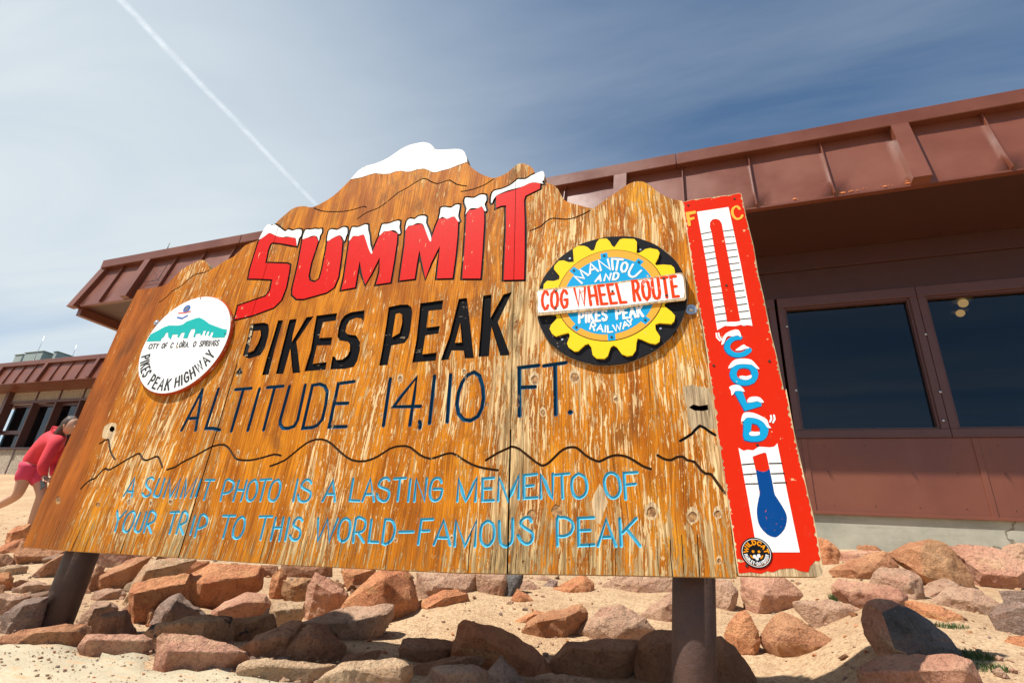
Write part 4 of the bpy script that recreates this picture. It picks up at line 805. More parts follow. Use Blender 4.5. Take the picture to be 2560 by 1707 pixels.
TR = [Region('red_paint', M['tred'], .0006, [redp]),
      Region(None, M['bare'], 0, [U([(1100, 1400), (1050, 1385), (1035, 1400), (1010, 1395), (975, 1440), (960, 1480), (900, 1470), (850, 1450), (800, 1452), (750, 1458), (700, 1480), (660, 1470), (620, 1490), (540, 1478), (450, 1490), (430, 1530), (1100, 1530)])]),
      Region(None, M['bare'], 0, [U([(430, 1380), (470, 1385), (500, 1400), (470, 1410), (440, 1400)])]),
      Region(None, M['greywood'], 0, [U([(960, 1480), (975, 1430), (1010, 1418), (1040, 1430), (1075, 1470), (1060, 1530), (950, 1520)])]),
      Region('scale_field|a', M['twhite'], .0012, [T([(155,178),(388,143),(478,560),(565,1020),(530,1014),(500,1020),(480,1012),(440,1022),(400,1022),(360,1020),(330,1038),(305,1052),(225,560)])]),
      Region('mercury_tube|a', M['tred'], .0008, [T([(262,330),(250,290),(252,255),(270,235),(295,230),(320,238),(338,265),(350,330),(415,660),(475,985),(440,990),(410,990),(378,992),(320,660)])]),
      Region('scale_field|b', M['twhite'], .0012, [U([(453,578),(490,600),(520,592),(560,597),(600,570),(640,572),(680,575),(712,570),(735,545),(815,940),(898,1335),(590,1335),(520,940)])]),
      Region('mercury_tube|b', M['tred'], .0008, [U([(555,642),(600,625),(640,612),(655,618),(682,745),(660,748),(620,752),(580,750)])]),
      Region('mercury_bulb', M['tblue'], .0014, [smooth_poly(U([(580,748),(600,745),(630,752),(660,745),(680,738),(712,900),(725,930),(770,1000),(800,1060),(803,1110),(785,1170),(740,1218),(710,1226),(660,1205),(610,1150),(590,1090),(586,1020),(600,940),(605,900)]), 2)])]
tk = [(188,342,258,328),(197,390,268,378),(206,438,277,428),(213,487,283,475),(222,533,293,520),(230,585,300,572),(238,634,308,622),(247,685,318,672),(255,737,328,727),(265,784,338,777),(275,832,345,822),(283,886,355,874),(290,938,367,928),(300,990,375,980),
      (350,322,420,313),(360,367,428,363),(370,416,438,409),(377,465,447,458),(385,517,455,507),(395,564,465,556),(404,615,475,605),(413,668,483,658),(422,717,493,706),(432,768,503,758),(445,816,513,807),(455,867,523,857),(467,917,535,910),(475,972,550,965)]
for i, (a, b, c, d) in enumerate(tk): TR.append(Region('scale_tick|%d' % i, M['outline'], .0016, strokes=[T([(a, b), (c, d)])], width=.0036))
for i, (a, b, c, d) in enumerate([(480,700,565,693),(492,772,578,765),(505,840,592,838),(677,692,765,690),(692,766,782,763),(708,833,798,830)]): TR.append(Region('scale_tick|b%d' % i, M['outline'], .0016, strokes=[U([(a, b), (c, d)])], width=.0036))
TR.append(Region('letter|F|amber letter F', M['amberL'], .0014, [T([(70,182),(145,170),(148,190),(98,202),(102,222),(135,215),(138,232),(105,242),(110,280),(90,285)])]))
TR.append(Region('letter|C|amber letter C', M['amberL'], .0014, strokes=[catmull(T([(470,158),(452,138),(425,150),(415,182),(428,215),(452,232),(480,222),(490,205)]), 2)], width=.0085))
def lett(key, c, polys=(), holes=(), strokes=(), w_=0.01):
    sh = lambda P: [(x-.0022, y-.0018) for x, y in P]
    TR.append(Region('letter|%s|blue snow-topped letter %s of COLD' % (key, c), M['cyandk'], .0012, [sh(p) for p in polys], [sh(p) for p in holes], [sh(p) for p in strokes], w_))
    TR.append(Region('letter|%s|blue snow-topped letter %s of COLD' % (key, c), M['cyan'], .0016, list(polys), list(holes), list(strokes), w_))
lett('cC', 'C', strokes=[catmull(T([(470, 1105), (430, 1110), (390, 1140), (378, 1180), (400, 1215), (445, 1235), (500, 1228), (540, 1200)]), 2)], w_=.0165)
oo = catmull(T([(500, 1310), (560, 1325), (583, 1375), (560, 1425), (500, 1440), (445, 1420), (422, 1375), (445, 1325)]), 2, True); lett('cO', 'O', strokes=[oo+[oo[0]]], w_=.0185)
lett('cL', 'L', polys=[U([(420,170),(480,162),(515,255),(600,240),(620,258),(622,275),(500,313)])])
lett('cD', 'D', polys=[smooth_poly(U([(497,360),(560,350),(630,375),(665,410),(670,460),(650,510),(600,533),(497,522),(490,440)]), 2)], holes=[U([(550,400),(590,410),(612,440),(605,475),(580,490),(540,485)])])
for i, p in enumerate([T([(335,1160),(345,1110),(370,1075),(420,1052),(460,1050),(478,1080),(480,1105),(455,1090),(420,1100),(390,1095),(370,1110),(355,1150)]), T([(437,1202),(465,1180),(500,1158),(520,1172),(540,1178),(535,1188),(510,1190),(480,1202)]),
      T([(385,1335),(405,1295),(440,1268),(500,1262),(555,1270),(590,1305),(618,1340),(590,1332),(560,1308),(500,1302),(450,1307),(415,1327)]), T([(465,1395),(490,1388),(520,1392),(557,1383),(555,1405),(520,1420),(480,1412)]),
      U([(403,200),(398,165),(385,140),(420,123),(465,128),(500,172),(470,167),(430,167),(420,185)]), U([(515,242),(530,215),(570,207),(610,215),(638,250),(610,250),(590,240),(560,247),(530,250)]),
      U([(472,390),(480,345),(500,322),(560,325),(620,350),(660,375),(672,410),(690,437),(660,430),(640,400),(600,372),(550,360),(510,362),(490,385)]), U([(530,475),(545,460),(575,463),(605,462),(605,485),(570,492),(540,490)])]):
    TR.append(Region('letter_snow|t%d' % i, M['twhite'], .0020, [smooth_poly(p, 2)]))
for i, s_ in enumerate([T([(298, 1075), (302, 1105), (325, 1130)]), T([(314, 1073), (320, 1100), (338, 1122)]), U([(688, 345), (692, 368), (682, 390)]), U([(710, 342), (716, 370), (703, 395)])]): TR.append(Region('quote_mark|%d' % i, M['twhite'], .0014, strokes=[s_], width=.0048))
tpo = empty('thermometer_board'); tpo.parent = sign; tpo['label'] = "tall red painted thermometer board lettered COLD"
relief(tp, TR, hz, TH+hz, tpo, lambda x, y: ('plank', M['bare']), M['edge'])
for k, x, y in (('N', 90, 130), ('N', 432, 83), ('N', 372, 722), ('N', 278, 1313), ('N', 690, 1281), ('O', 590, 558), ('O', 513, 1432)):
    p = tr(k, [(x, y)], hz)[0]; raised('screw', [circ(p, .0038, 10)], [], 0, hz, hz+.0022, M['screw'], tpo)
# round sticker
sk = empty('round_sticker'); sk.parent = sign; sk['label'] = "round black sticker with orange and white lettering"
T = lambda p: tr('P', p, hz+.002)
cs = circle_fit(T([(850, 285), (560, 420), (405, 740), (520, 1050), (760, 1250), (1000, 1318), (1250, 1240), (1440, 900), (1350, 590), (1100, 370)])); hs = hz+.0012
raised('disc', [circ(cs, cs[2], 48)], [], 0, hs, hs+.0012, M['stick_black'], sk); hs += .0012
for ra, wd in ((.90, .0014),): c_ = circ(cs, cs[2]*ra, 48); raised('ring', [], [c_+[c_[0]]], wd, hs, hs+.0004, M['stick_white'], sk)
def arc(a0, a1, r, n=14): return [(cs[0]+r*math.cos(rad(a0+(a1-a0)*i/n)), cs[1]+r*math.sin(rad(a0+(a1-a0)*i/n))) for i in range(n+1)]
R0 = cs[2]
for c, ss in text_on('WILDCAT', arc(178, 2, R0*.55), arc(178, 2, R0*.80), .40): raised('letter', [], ss, .0030, hs, hs+.0005, M['orange'], sk)
for c, ss in text_on('HARLEY-DAVIDSON', arc(190, 350, R0*.80), arc(190, 350, R0*.60), .50): raised('letter', [], ss, .0018, hs, hs+.0005, M['stick_white'], sk)
raised('dotted_line', [], [arc(205+i*9, 209+i*9, R0*.845, 2) for i in range(15)], .0010, hs, hs+.0005, M['orange'], sk)
raised('emblem', [circ((cs[0]-.007, cs[1]+.003), .0032, 12), circ((cs[0]+.007, cs[1]+.003), .0032, 12)], [arc(205, 235, R0*.42, 4), arc(305, 335, R0*.42, 4)], .0030, hs, hs+.0005, M['orange'], sk)
raised('emblem', [circ((cs[0]-.005, cs[1]-.009), .0045, 12), circ((cs[0]+.005, cs[1]-.007), .0045, 12), circ((cs[0], cs[1]-.014), .0040, 12)], [], 0, hs, hs+.0006, M['stick_white'], sk)

# ================================================================== posts
PV = V3(ray(1710, -2505)).normalized()
def post(xl, xr, y, low, r):
    a = on_board(xl, y, -TH-.07); b = on_board(xr, y, -TH-.07); c = (a+b)/2
    base = c-PV*((c.z-low)/PV.z); top = c+PV*0.30; Mi = BM.inverted()
    bm = bmesh.new(); add_tube(bm, Mi @ base, Mi @ top, r, r, 40); o = bm_obj('post', bm, M['post'], sign)
    for p in o.data.polygons: p.use_smooth = len(p.vertices) == 4
    return c, r
post(165, 251, 1378, -0.60, .058); post(1681, 1788, 1440, -0.70, .0575)

# ================================================================== terrain
def sstep(v, a, b):
    t = min(1, max(0, (v-a)/(b-a))); return t*t*(3-2*t)
def lerp_tab(tab, x):
    if x <= tab[0][0]: return tab[0][1]
    for (a, b), (c, d) in zip(tab[:-1], tab[1:]):
        if x <= c: return b+(d-b)*(x-a)/(c-a)
    return tab[-1][1]
def terrain_base(X, Y):
    main = lerp_tab([(-30, -.60), (1.2, -.45), (2.3, -.425), (3.4, -.20), (5.5, .19), (7, .25), (30, .25)], Y)
    left = lerp_tab([(-30, -.6), (1.2, -.40), (2.5, -.42), (3.4, -.31), (4.6, -.27), (6.0, -.15), (8.0, .42), (10.4, 1.17), (14, 1.3), (60, 1.3)], Y)
    k = sstep(-X/max(Y, 1.2), .42, .85) if Y < 30 else 1
    kr = sstep(X/max(Y, 1.2), .07, .24) if Y < 30 else 0
    main = main*(1-kr)+kr*lerp_tab([(-30, -.55), (1.3, -.36), (2.0, -.25), (5.5, .19), (7, .25), (30, .25)], Y)
    z = main*(1-k)+left*k
    far = math.hypot(X, Y); z -= max(0, far-40)*0.10
    return z
def terrain(X, Y):
    z = terrain_base(X, Y); a = sstep(Y, 1.3, 1.9) if math.hypot(X, Y) < 30 else 0
    return z+a*(0.045*noise.noise(Vector((X*1.1, Y*1.1, 0)))+0.016*noise.noise(Vector((X*4, Y*4, 2)))+0.006*noise.noise(Vector((X*13, Y*13, 5))))
def grid_mesh(xs, ys, zf):
    v = [(x, y, zf(x, y)) for y in ys for x in xs]; nx = len(xs)
    return v, [(j*nx+i, j*nx+i+1, (j+1)*nx+i+1, (j+1)*nx+i) for j in range(len(ys)-1) for i in range(nx-1)]
def frange(a, b, s_): return [a+s_*i for i in range(int((b-a)/s_)+1)]
far = [60, 120, 300, 900, 3000]
xs = [-x for x in far[::-1]]+frange(-40, -9, .5)+frange(-8.9, 5, .06)+frange(5.2, 40, .8)+far
ys = [-y for y in far[::-1]]+frange(-30, 0, 1.5)+frange(0.6, 6, .045)+frange(6.1, 12, .25)+frange(12.5, 40, 1.5)+far
v, f = grid_mesh(xs, ys, terrain)
gr = mesh_obj('ground', v, f, M['ground'], smooth=True); tag(gr, kind='structure')
def hit(x, y, fn=terrain_base):
    d = V3(ray(x, y)); prev = None; t = 0.9
    while t < 40:
        p = d*t
        if p.z < fn(p.x, p.y):
            for _ in range(12):
                m = (t+prev)/2; p = d*m
                if p.z < fn(p.x, p.y): t = m
                else: prev = m
            return d*t
        prev = t; t *= 1.02
    return d*6
# sandy concrete path at the left foot of the sign
pp = [hit(*zm('r1', [q])[0]) for q in [(-500, 1130), (0, 1160), (180, 1172), (420, 1168), (640, 1175), (700, 1235), (760, 1262), (980, 1245), (1270, 1240), (1320, 1270), (1290, 1400), (1560, 1385), (1850, 1345), (2060, 1305), (2100, 1330), (1990, 1330), (2050, 1400), (2350, 1470)]] + [hit(950, 1760), Vector((-1.0, 0.9, 0)), Vector((-3, .4, 0)), Vector((-6, .6, 0)), Vector((-4.4, 1.7, 0))]
P2 = [(p.x, p.y) for p in pp]; P2 = smooth_poly(P2, 3); bbx = [p[0] for p in P2]; bby = [p[1] for p in P2]
V_ = [Vector(p) for p in P2]; E_ = [(i, (i+1) % len(P2)) for i in range(len(P2))]
x = min(bbx)
while x < max(bbx):
    y = min(bby)
    while y < max(bby): V_.append(Vector((x, y))); y += .06
    x += .06
vv, ee, ff, *_ = delaunay_2d_cdt(V_, E_, [], 0, 1e-5)
XX = np.array([(p.x, p.y) for p in vv]); FF = np.array(ff); cc = XX[FF].mean(1); FF = FF[in_poly(cc[:, 0], cc[:, 1], P2)]
a = XX[FF[:, 1]]-XX[FF[:, 0]]; b = XX[FF[:, 2]]-XX[FF[:, 0]]; fl = (a[:, 0]*b[:, 1]-a[:, 1]*b[:, 0]) < 0; FF[fl] = FF[fl][:, ::-1]
edge = lambda x, y: min(math.hypot(x-q[0], y-q[1]) for q in P2)
ZZ = [terrain(p.x, p.y)+(-.02 if edge(p.x, p.y) < 1e-4 else 0.012+.005*noise.noise(Vector((p.x*6, p.y*6, 9)))) for p in vv]
tag(mesh_obj('path', [(p.x, p.y, z) for p, z in zip(vv, ZZ)], [tuple(map(int, t)) for t in FF], M['path'], smooth=True), kind='structure')

# ================================================================== rocks
def rock(k, pts, mat, label, ridge=(), depth=0.75, top=0.6, seed=0, dark=None, jag=1.0):
    px = zm(k, pts) if k else pts; R = random.Random(seed*13+5)
    gx = sum(p[0] for p in px)/len(px); gy = sum(p[1] for p in px)/len(px); px = [(gx+(p[0]-gx)*1.06+.0, gy+(p[1]-gy)*1.07) for p in px]
    low = sorted(px, key=lambda p: -p[1]); base = hit(low[0][0]*.5+low[1][0]*.5, low[0][1]*.5+low[1][1]*.5-1.5)
    hd = Vector((base.x, base.y, 0)).normalized(); d0 = base.dot(hd)
    def un(p, d): q = V3(ray(*p)); return q*(d/q.dot(hd))
    w0 = (un((max(p[0] for p in px), base_y(px)), d0)-un((min(p[0] for p in px), base_y(px)), d0)).length; hgt = (un((px[0][0], min(p[1] for p in px)), d0)-un((px[0][0], max(p[1] for p in px)), d0)).length
    t = min(w0, hgt*1.7)*depth; ds = d0+t*.32
    cx = sum(p[0] for p in px)/len(px); cy = sum(p[1] for p in px)/len(px); n = len(px)
    ymin = min(p[1] for p in px); ymax = max(p[1] for p in px)
    P = [un(p, ds+R.uniform(-.06, .06)*t) for p in px]
    for i, p in enumerate(px):
        s_ = .62 if R.random() < .75 else .35
        q = (cx+(p[0]-cx)*s_*R.uniform(.85, 1.15), cy+(p[1]-cy)*s_+(ymax-ymin)*.10)
        if R.random() < (.12 if ridge else .34): P.append(un(q, ds-t*R.uniform(.18, .42)))
        P.append(un((cx+(p[0]-cx)*.6, cy+(p[1]-cy)*.6+(ymax-ymin)*.12), ds+t*R.uniform(.35, .6)))
    for r_ in ridge:
        q = zm(k, [r_[:2]])[0] if k else r_[:2]; P.append(un(q, ds-t*(r_[2] if len(r_) > 2 else .45)))
    dn = Vector((0, 0, -1))
    for p in low[:3]: P.append(un((p[0]*.8+cx*.2, p[1]), ds)+dn*.06); P.append(un((p[0]*.7+cx*.3, p[1]), ds-t*.15)+dn*.07)
    c0 = sum(P, Vector())/len(P); bm = bmesh.new()
    for p in P: bm.verts.new(p-c0)
    r = bmesh.ops.convex_hull(bm, input=bm.verts)
    bmesh.ops.delete(bm, geom=[g for g in set(r['geom_interior']+r['geom_unused']) if isinstance(g, bmesh.types.BMVert)], context='VERTS')
    bmesh.ops.dissolve_limit(bm, angle_limit=rad(4), verts=bm.verts, edges=bm.edges)
    size = max(w0, hgt)
    bmesh.ops.bevel(bm, geom=bm.edges[:], offset=size*.007, segments=1, profile=.5, affect='EDGES', clamp_overlap=True)
    bmesh.ops.triangulate(bm, faces=bm.faces)
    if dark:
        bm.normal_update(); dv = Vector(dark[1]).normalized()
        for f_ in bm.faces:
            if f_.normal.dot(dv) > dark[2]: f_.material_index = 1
    target = max(.010, size*.042)
    for _ in range(4):
        es = [e for e in bm.edges if e.calc_length() > target*1.6]
        if not es: break
        bmesh.ops.subdivide_edges(bm, edges=es, cuts=1); bmesh.ops.triangulate(bm, faces=[f_ for f_ in bm.faces if len(f_.verts) > 3])
    bmesh.ops.smooth_vert(bm, verts=bm.verts, factor=.08, use_axis_x=True, use_axis_y=True, use_axis_z=True)
    bm.normal_update(); off = Vector((R.uniform(0, 50), R.uniform(0, 50), 0))
    for v_ in bm.verts:
        p = v_.co+c0
        q1 = noise.noise(p*9/size*.35+off); q2 = noise.noise(p*26/size*.35+off); q3 = noise.turbulence(p*22+off, 3, True)
        crease = -abs(noise.noise(p*5.2/size*.5+off+Vector((9, 3, 1))))
        v_.co += v_.normal*(size*jag*(.018*q1+.016*q2+.030*crease)+.0065*q3)
    mats = [RK[mat]]+([RK[dark[0]]] if dark else [])
    bm.normal_update()
    for f_ in bm.faces: f_.smooth = True
    for e in bm.edges:
        if len(e.link_faces) == 2 and e.calc_face_angle(0) > rad(19): e.smooth = False
    o = bm_obj('rock', bm, mats, loc=c0)
    for e in (): pass
    o['label'] = label; o['category'] = 'rock'; o['group'] = 'rocks piled below and behind the sign'
    return o
def base_y(px): return max(p[1] for p in px)
RL = [
('r1',[(40,330),(60,220),(150,160),(250,150),(260,255),(110,300),(60,335)],'s','salmon rock with a dark hollow under it, beside the lower left corner of the sign',[(110,215),(200,190)]),
('r1',[(0,345),(60,300),(190,265),(260,330),(140,400),(0,420),(-80,380)],'s','flat salmon rock at the left edge just below the lower left sign corner',[]),
('r1',[(125,400),(190,290),(330,345),(545,370),(480,430),(330,490),(200,495),(130,470)],'o','orange rock wedged directly under the lower left corner of the sign',[(150,420),(420,415)]),
('r1',[(-60,420),(40,395),(110,430),(130,500),(60,525),(-60,520)],'b','small brown rock cut by the left edge, left of the orange corner rock',[]),
('r1',[(255,590),(330,520),(470,420),(560,395),(540,560),(400,590)],'b','slanting brown rock leaning against the left post',[(400,470)]),
('r1',[(-60,520),(60,495),(150,490),(230,500),(215,560),(110,590),(-40,575)],'y','low greenish tan rock near the left edge with weeds of shade on top',[]),
('r1',[(-70,590),(0,560),(80,555),(110,600),(105,660),(60,725),(-60,720)],'s','blocky salmon rock cut by the left edge above the tan slab',[(70,600)]),
('r1',[(110,690),(230,630),(330,625),(430,660),(300,750),(140,745)],'t','tan wedge shaped rock just left of the left post',[(200,665),(330,650)]),
('r1',[(100,640),(170,610),(245,625),(180,675),(110,680)],'b','tiny brown rock resting above the tan wedge left of the post',[]),
('r1',[(-80,740),(120,735),(260,750),(220,850),(60,900),(-80,900)],'t','broad pinkish tan slab at the left edge, upper one of two',[(100,790)]),
('r1',[(30,900),(200,790),(400,760),(330,985),(150,1045),(50,1080),(20,1000)],'g','grey tan layered rock touching the left side of the left post',[(200,830),(330,800)]),
('r1',[(-60,1115),(120,1060),(280,1005),(480,1000),(700,995),(760,1030),(770,1080),(660,1170),(500,1178),(300,1170),(-60,1160)],'o','long flat orange rock lying in front of the left post base',[(300,1050),(600,1040)]),
('r1',[(810,395),(1000,385),(1270,400),(1050,450),(900,520),(815,490)],'p','pinkish rock behind the left post, tucked under the board edge',[]),
('r1',[(800,650),(830,570),(1050,450),(1190,415),(1275,415),(1240,470),(1120,620),(1000,690),(830,705)],'o','long orange brown rock slanting up to the board right of the left post',[(850,600),(1120,490)]),
('r1',[(720,700),(760,560),(820,500),(880,500),(860,560),(800,640),(770,710)],'b','narrow brown rock squeezed against the right side of the left post',[]),
('r1',[(1000,850),(1150,600),(1210,490),(1330,440),(1480,430),(1640,450),(1400,560),(1200,620),(1090,740),(1050,870)],'y','cream coloured rock peeking out behind the two salmon blocks',[(1230,540)]),
('r1',[(1340,590),(1480,465),(1755,455),(1740,510),(1580,600),(1400,610)],'s','salmon rock just under the board between the cream rock and the large salmon boulder',[]),
('r1',[(1095,720),(1130,655),(1300,600),(1575,575),(1565,770),(1370,840),(1300,890),(1200,950),(1110,972)],'s','square cut salmon block left of the large salmon boulder',[(1120,725,.45),(1560,640,.42),(1300,690,.48),(1115,940,.3)]),
('r1',[(1558,600),(1580,580),(1780,480),(2000,500),(2180,495),(2205,540),(2190,680),(2060,730),(1870,810),(1740,875),(1660,850),(1560,765)],'s','large blocky salmon boulder with a sharp front edge, directly under the board',[(1700,650,.5),(1900,600,.45),(2150,580,.4),(1680,830,.35)]),
('r1',[(2190,500),(2300,510),(2330,560),(2210,610)],'s','small salmon rock under the board right of the large boulder',[]),
('r1',[(770,765),(800,710),(940,685),(1030,690),(1048,740),(1000,810),(960,835),(790,800)],'t','small tan rock with a shaded underside right of the left post',[(900,730)]),
('r1',[(655,995),(700,900),(810,795),(930,800),(985,860),(880,905),(780,965),(700,1000)],'t','brownish tan rock with pointed left end beside the left post base',[(800,850),(900,830)]),
('r1',[(770,1070),(840,920),(900,890),(1060,870),(1090,960),(1145,1078),(1000,1090)],'b','dark brown triangular rock behind the flat orange rock',[(870,930),(1040,910)]),
('r1',[(890,890),(980,855),(1085,850),(1075,885),(920,900)],'t','thin tan rock balanced behind the dark triangular one',[]),
('r1',[(1250,1005),(1300,900),(1350,820),(1450,740),(1510,730),(1560,790),(1700,880),(1740,930),(1500,940),(1370,980)],'g','grey pointed rock in front of the salmon block',[(1480,780,.4),(1420,880)]),
('r1',[(1248,975),(1250,875),(1280,855),(1315,890),(1275,985)],'o','small upright orange rock beside the grey pointed rock',[]),
('r1',[(1775,920),(1790,870),(1900,790),(2070,720),(2110,745),(2230,740),(2270,820),(2200,890),(2150,910),(1960,950),(1800,960)],'p','pinkish grey rock with a broken right end below the large salmon boulder',[(1840,870,.4),(2050,800),(2200,800)]),
('r1',[(1190,1090),(1290,1000),(1400,965),(1560,920),(1760,910),(1935,940),(1945,1110),(1900,1170),(1700,1150),(1500,1100),(1340,1090),(1290,1180),(1200,1120)],'m','broad mottled orange rock in the middle of the left pile',[(1500,980,.4),(1750,970,.4),(1680,1090,.4)]),
('r1',[(1930,965),(2000,940),(2290,905),(2315,1030),(2180,1115),(2020,1155),(1935,1120)],'m','mottled orange and black spotted rock right of the broad mottled one',[(2100,980),(2000,1090)]),
('r1',[(670,1170),(740,1080),(850,1070),(1040,1085),(1200,1080),(1268,1110),(1264,1235),(1060,1245),(980,1235),(740,1255),(690,1205)],'p','long reddish brown rock lying along the edge of the concrete path',[(760,1110,.4),(1000,1130,.4),(1220,1130,.4)]),
('r1',[(1258,1130),(1335,1165),(1325,1225),(1262,1228)],'b','little dark rock between the two path edge rocks',[]),
('r1',[(1285,1388),(1310,1280),(1340,1100),(1380,1075),(1560,1075),(1760,1130),(1980,1180),(2055,1210),(2092,1270),(2050,1302),(1840,1332),(1560,1378),(1340,1390)],'p','large pink slab with a flat top lying on the edge of the concrete path',[(1420,1205,.48),(1700,1230,.46),(2040,1215,.4),(1380,1120,.2)]),
('r2',[(0,1185),(150,1085),(320,1030),(430,955),(512,975),(505,1080),(420,1135),(300,1265),(250,1285),(80,1292),(40,1215)],'b','dark brown slab with a sunlit tan top edge right of the flat pink slab',[(130,1130,.35),(350,1080,.4),(420,1090,.4)]),
('r2',[(0,1315),(100,1290),(380,1280),(480,1290),(500,1315),(800,1325),(700,1390),(500,1462),(200,1465),(60,1405),(-30,1380)],'y','long pale orange flat rock at the bottom edge, leftmost of the bottom row',[(300,1340,.3),(620,1350,.3)]),
('r2',[(180,490),(310,495),(325,560),(280,615),(185,600)],'b','brown rock in shade under the board beside the large salmon boulder',[]),
('r2',[(250,690),(270,590),(340,520),(390,570),(385,700),(340,765),(252,745)],'s','salmon triangular rock pointing up under the board',[(330,600,.4)]),
('r2',[(365,590),(410,490),(760,495),(770,610),(640,605),(400,610)],'b','wide brown rock under the board behind the round dark orange rock',[(560,540,.3)]),
('r2',[(350,700),(370,620),(480,600),(605,600),(620,690),(560,800),(440,795),(395,745)],'m','rounded dark orange rock in the middle of the left pile',[(480,660,.45)]),
('r2',[(538,880),(560,730),(600,620),(640,555),(720,610),(860,690),(910,755),(860,860),(740,900),(600,905)],'p','pink pointed rock with a diagonal crack in the middle of the left pile',[(640,640,.35),(790,730,.42),(740,850,.35)]),
('r2',[(730,600),(850,640),(910,750),(850,720),(740,650)],'b','thin brown rock wedged behind the pink pointed rock',[]),
('r2',[(850,540),(880,515),(1150,520),(1060,610),(985,695),(930,660),(870,600)],'s','salmon wedge hanging under the board left of the tallest red rock',[(960,570,.35)]),
('r2',[(820,895),(880,800),(1020,660),(1080,610),(1180,530),(1400,540),(1450,640),(1480,740),(1508,895),(1300,955),(1250,970),(1180,870),(1000,885)],'s','tallest red orange rock reaching up to the board, half sunlit half shaded',[(1205,600,.45),(1215,850,.45),(1100,700,.3),(1420,800,.3)]),
('r2',[(1495,555),(1980,555),(1995,650),(1900,770),(1700,800),(1480,805),(1500,680)],'t','wide tan rock face behind the red rock, under the board',[(1700,640,.3)]),
('r2',[(1425,620),(1490,610),(1500,680),(1460,700)],'t','small tan rock beside the tallest red rock',[]),
('r2',[(1490,835),(1500,800),(1700,700),(1800,690),(1900,730),(1925,805),(1800,840),(1600,895),(1550,890)],'s','low salmon rock right of the tallest red rock',[(1700,770,.35)]),
('r2',[(1985,565),(2230,560),(2300,640),(2260,770),(2150,765),(2000,700)],'t','tan rock below the board near the middle seam',[(2120,640,.3)]),
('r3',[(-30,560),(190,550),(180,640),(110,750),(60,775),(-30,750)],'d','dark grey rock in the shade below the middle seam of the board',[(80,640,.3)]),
('r2',[(255,880),(280,800),(540,800),(535,910),(500,970),(430,990),(300,1035),(290,900)],'y','yellowish tan rock with a flat top in the left pile',[(300,870,.4),(520,850,.35)]),
('r2',[(530,975),(700,905),(900,850),(1130,850),(1200,820),(1282,825),(1272,920),(1230,1015),(1100,1105),(900,1138),(730,1090),(560,1010)],'t','large tan slab with a sunlit top and deep shade on its front',[(700,980,.4),(950,960,.45),(1150,930,.4),(1240,900,.3)]),
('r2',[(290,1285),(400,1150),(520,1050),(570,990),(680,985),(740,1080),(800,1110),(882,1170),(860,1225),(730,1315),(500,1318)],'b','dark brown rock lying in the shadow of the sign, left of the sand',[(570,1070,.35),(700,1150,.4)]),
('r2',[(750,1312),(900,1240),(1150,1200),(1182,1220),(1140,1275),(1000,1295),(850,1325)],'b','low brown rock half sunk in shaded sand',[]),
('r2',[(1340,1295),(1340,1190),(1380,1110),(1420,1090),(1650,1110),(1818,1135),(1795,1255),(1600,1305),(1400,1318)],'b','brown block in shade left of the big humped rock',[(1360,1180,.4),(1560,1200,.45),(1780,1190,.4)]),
('S',[(1131,1645),(1145,1594),(1148,1565),(1160,1551),(1186,1552),(1210,1567),(1255,1572),(1290,1590),(1325,1612),(1370,1658),(1377,1680),(1340,1692),(1280,1685),(1200,1660)],'s','big humped reddish rock in the shadow of the sign, near the bottom middle',[(1180,1580,.3),(1250,1620,.42),(1320,1650,.35)]),
('r2',[(1420,1385),(1500,1310),(1800,1255),(1990,1250),(2042,1290),(2000,1345),(1600,1430),(1420,1465)],'b','low dark brown rock in front of the big humped rock',[(1700,1320,.4)]),
('r2',[(655,1460),(740,1390),(870,1310),(1100,1290),(1280,1275),(1425,1320),(1428,1400),(1395,1485),(1000,1560),(700,1560)],'y','bright yellowish rock at the bottom edge',[(900,1360,.3),(1330,1350,.35),(1340,1460,.4)]),
('r2',[(1580,1430),(1620,1350),(1700,1330),(1960,1325),(2080,1380),(2125,1480),(2000,1570),(1600,1570)],'t','rounded pale pink rock at the bottom edge beside the yellowish one',[(1700,1400,.4),(1950,1390,.4)]),
('S',[(1220,1680),(1252,1642),(1262,1650),(1290,1680),(1322,1712),(1310,1745),(1240,1745)],'g','greyish brown rock cut by the bottom edge under the humped rock',[]),
('r3',[(225,1445),(420,1395),(600,1410),(740,1440),(810,1480),(700,1560),(300,1560)],'t','pale grey rock top at the bottom edge left of the right post',[(500,1440,.3)]),
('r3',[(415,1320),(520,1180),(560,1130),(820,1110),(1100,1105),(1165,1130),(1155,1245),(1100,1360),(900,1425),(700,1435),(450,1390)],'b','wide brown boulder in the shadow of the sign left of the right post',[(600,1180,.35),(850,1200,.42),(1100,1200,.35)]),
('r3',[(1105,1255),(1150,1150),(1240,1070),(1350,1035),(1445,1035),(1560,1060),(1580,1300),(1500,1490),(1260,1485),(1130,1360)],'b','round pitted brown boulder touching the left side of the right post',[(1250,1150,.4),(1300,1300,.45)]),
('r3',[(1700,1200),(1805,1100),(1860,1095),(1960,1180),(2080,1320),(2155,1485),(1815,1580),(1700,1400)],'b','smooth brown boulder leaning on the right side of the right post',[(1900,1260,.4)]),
('r3',[(200,1035),(250,960),(330,900),(430,890),(560,850),(670,820),(725,900),(725,945),(600,1005),(500,1088),(430,1092),(300,1068)],'o','orange brown rock with two lobes sitting in the sunlit sand',[(330,960,.4),(430,920,.2),(560,920,.42),(660,870,.25)]),
('r3',[(90,975),(200,930),(300,870),(400,890),(300,905),(230,965),(130,990)],'s','thin flat rock left of the orange two lobed rock',[]),
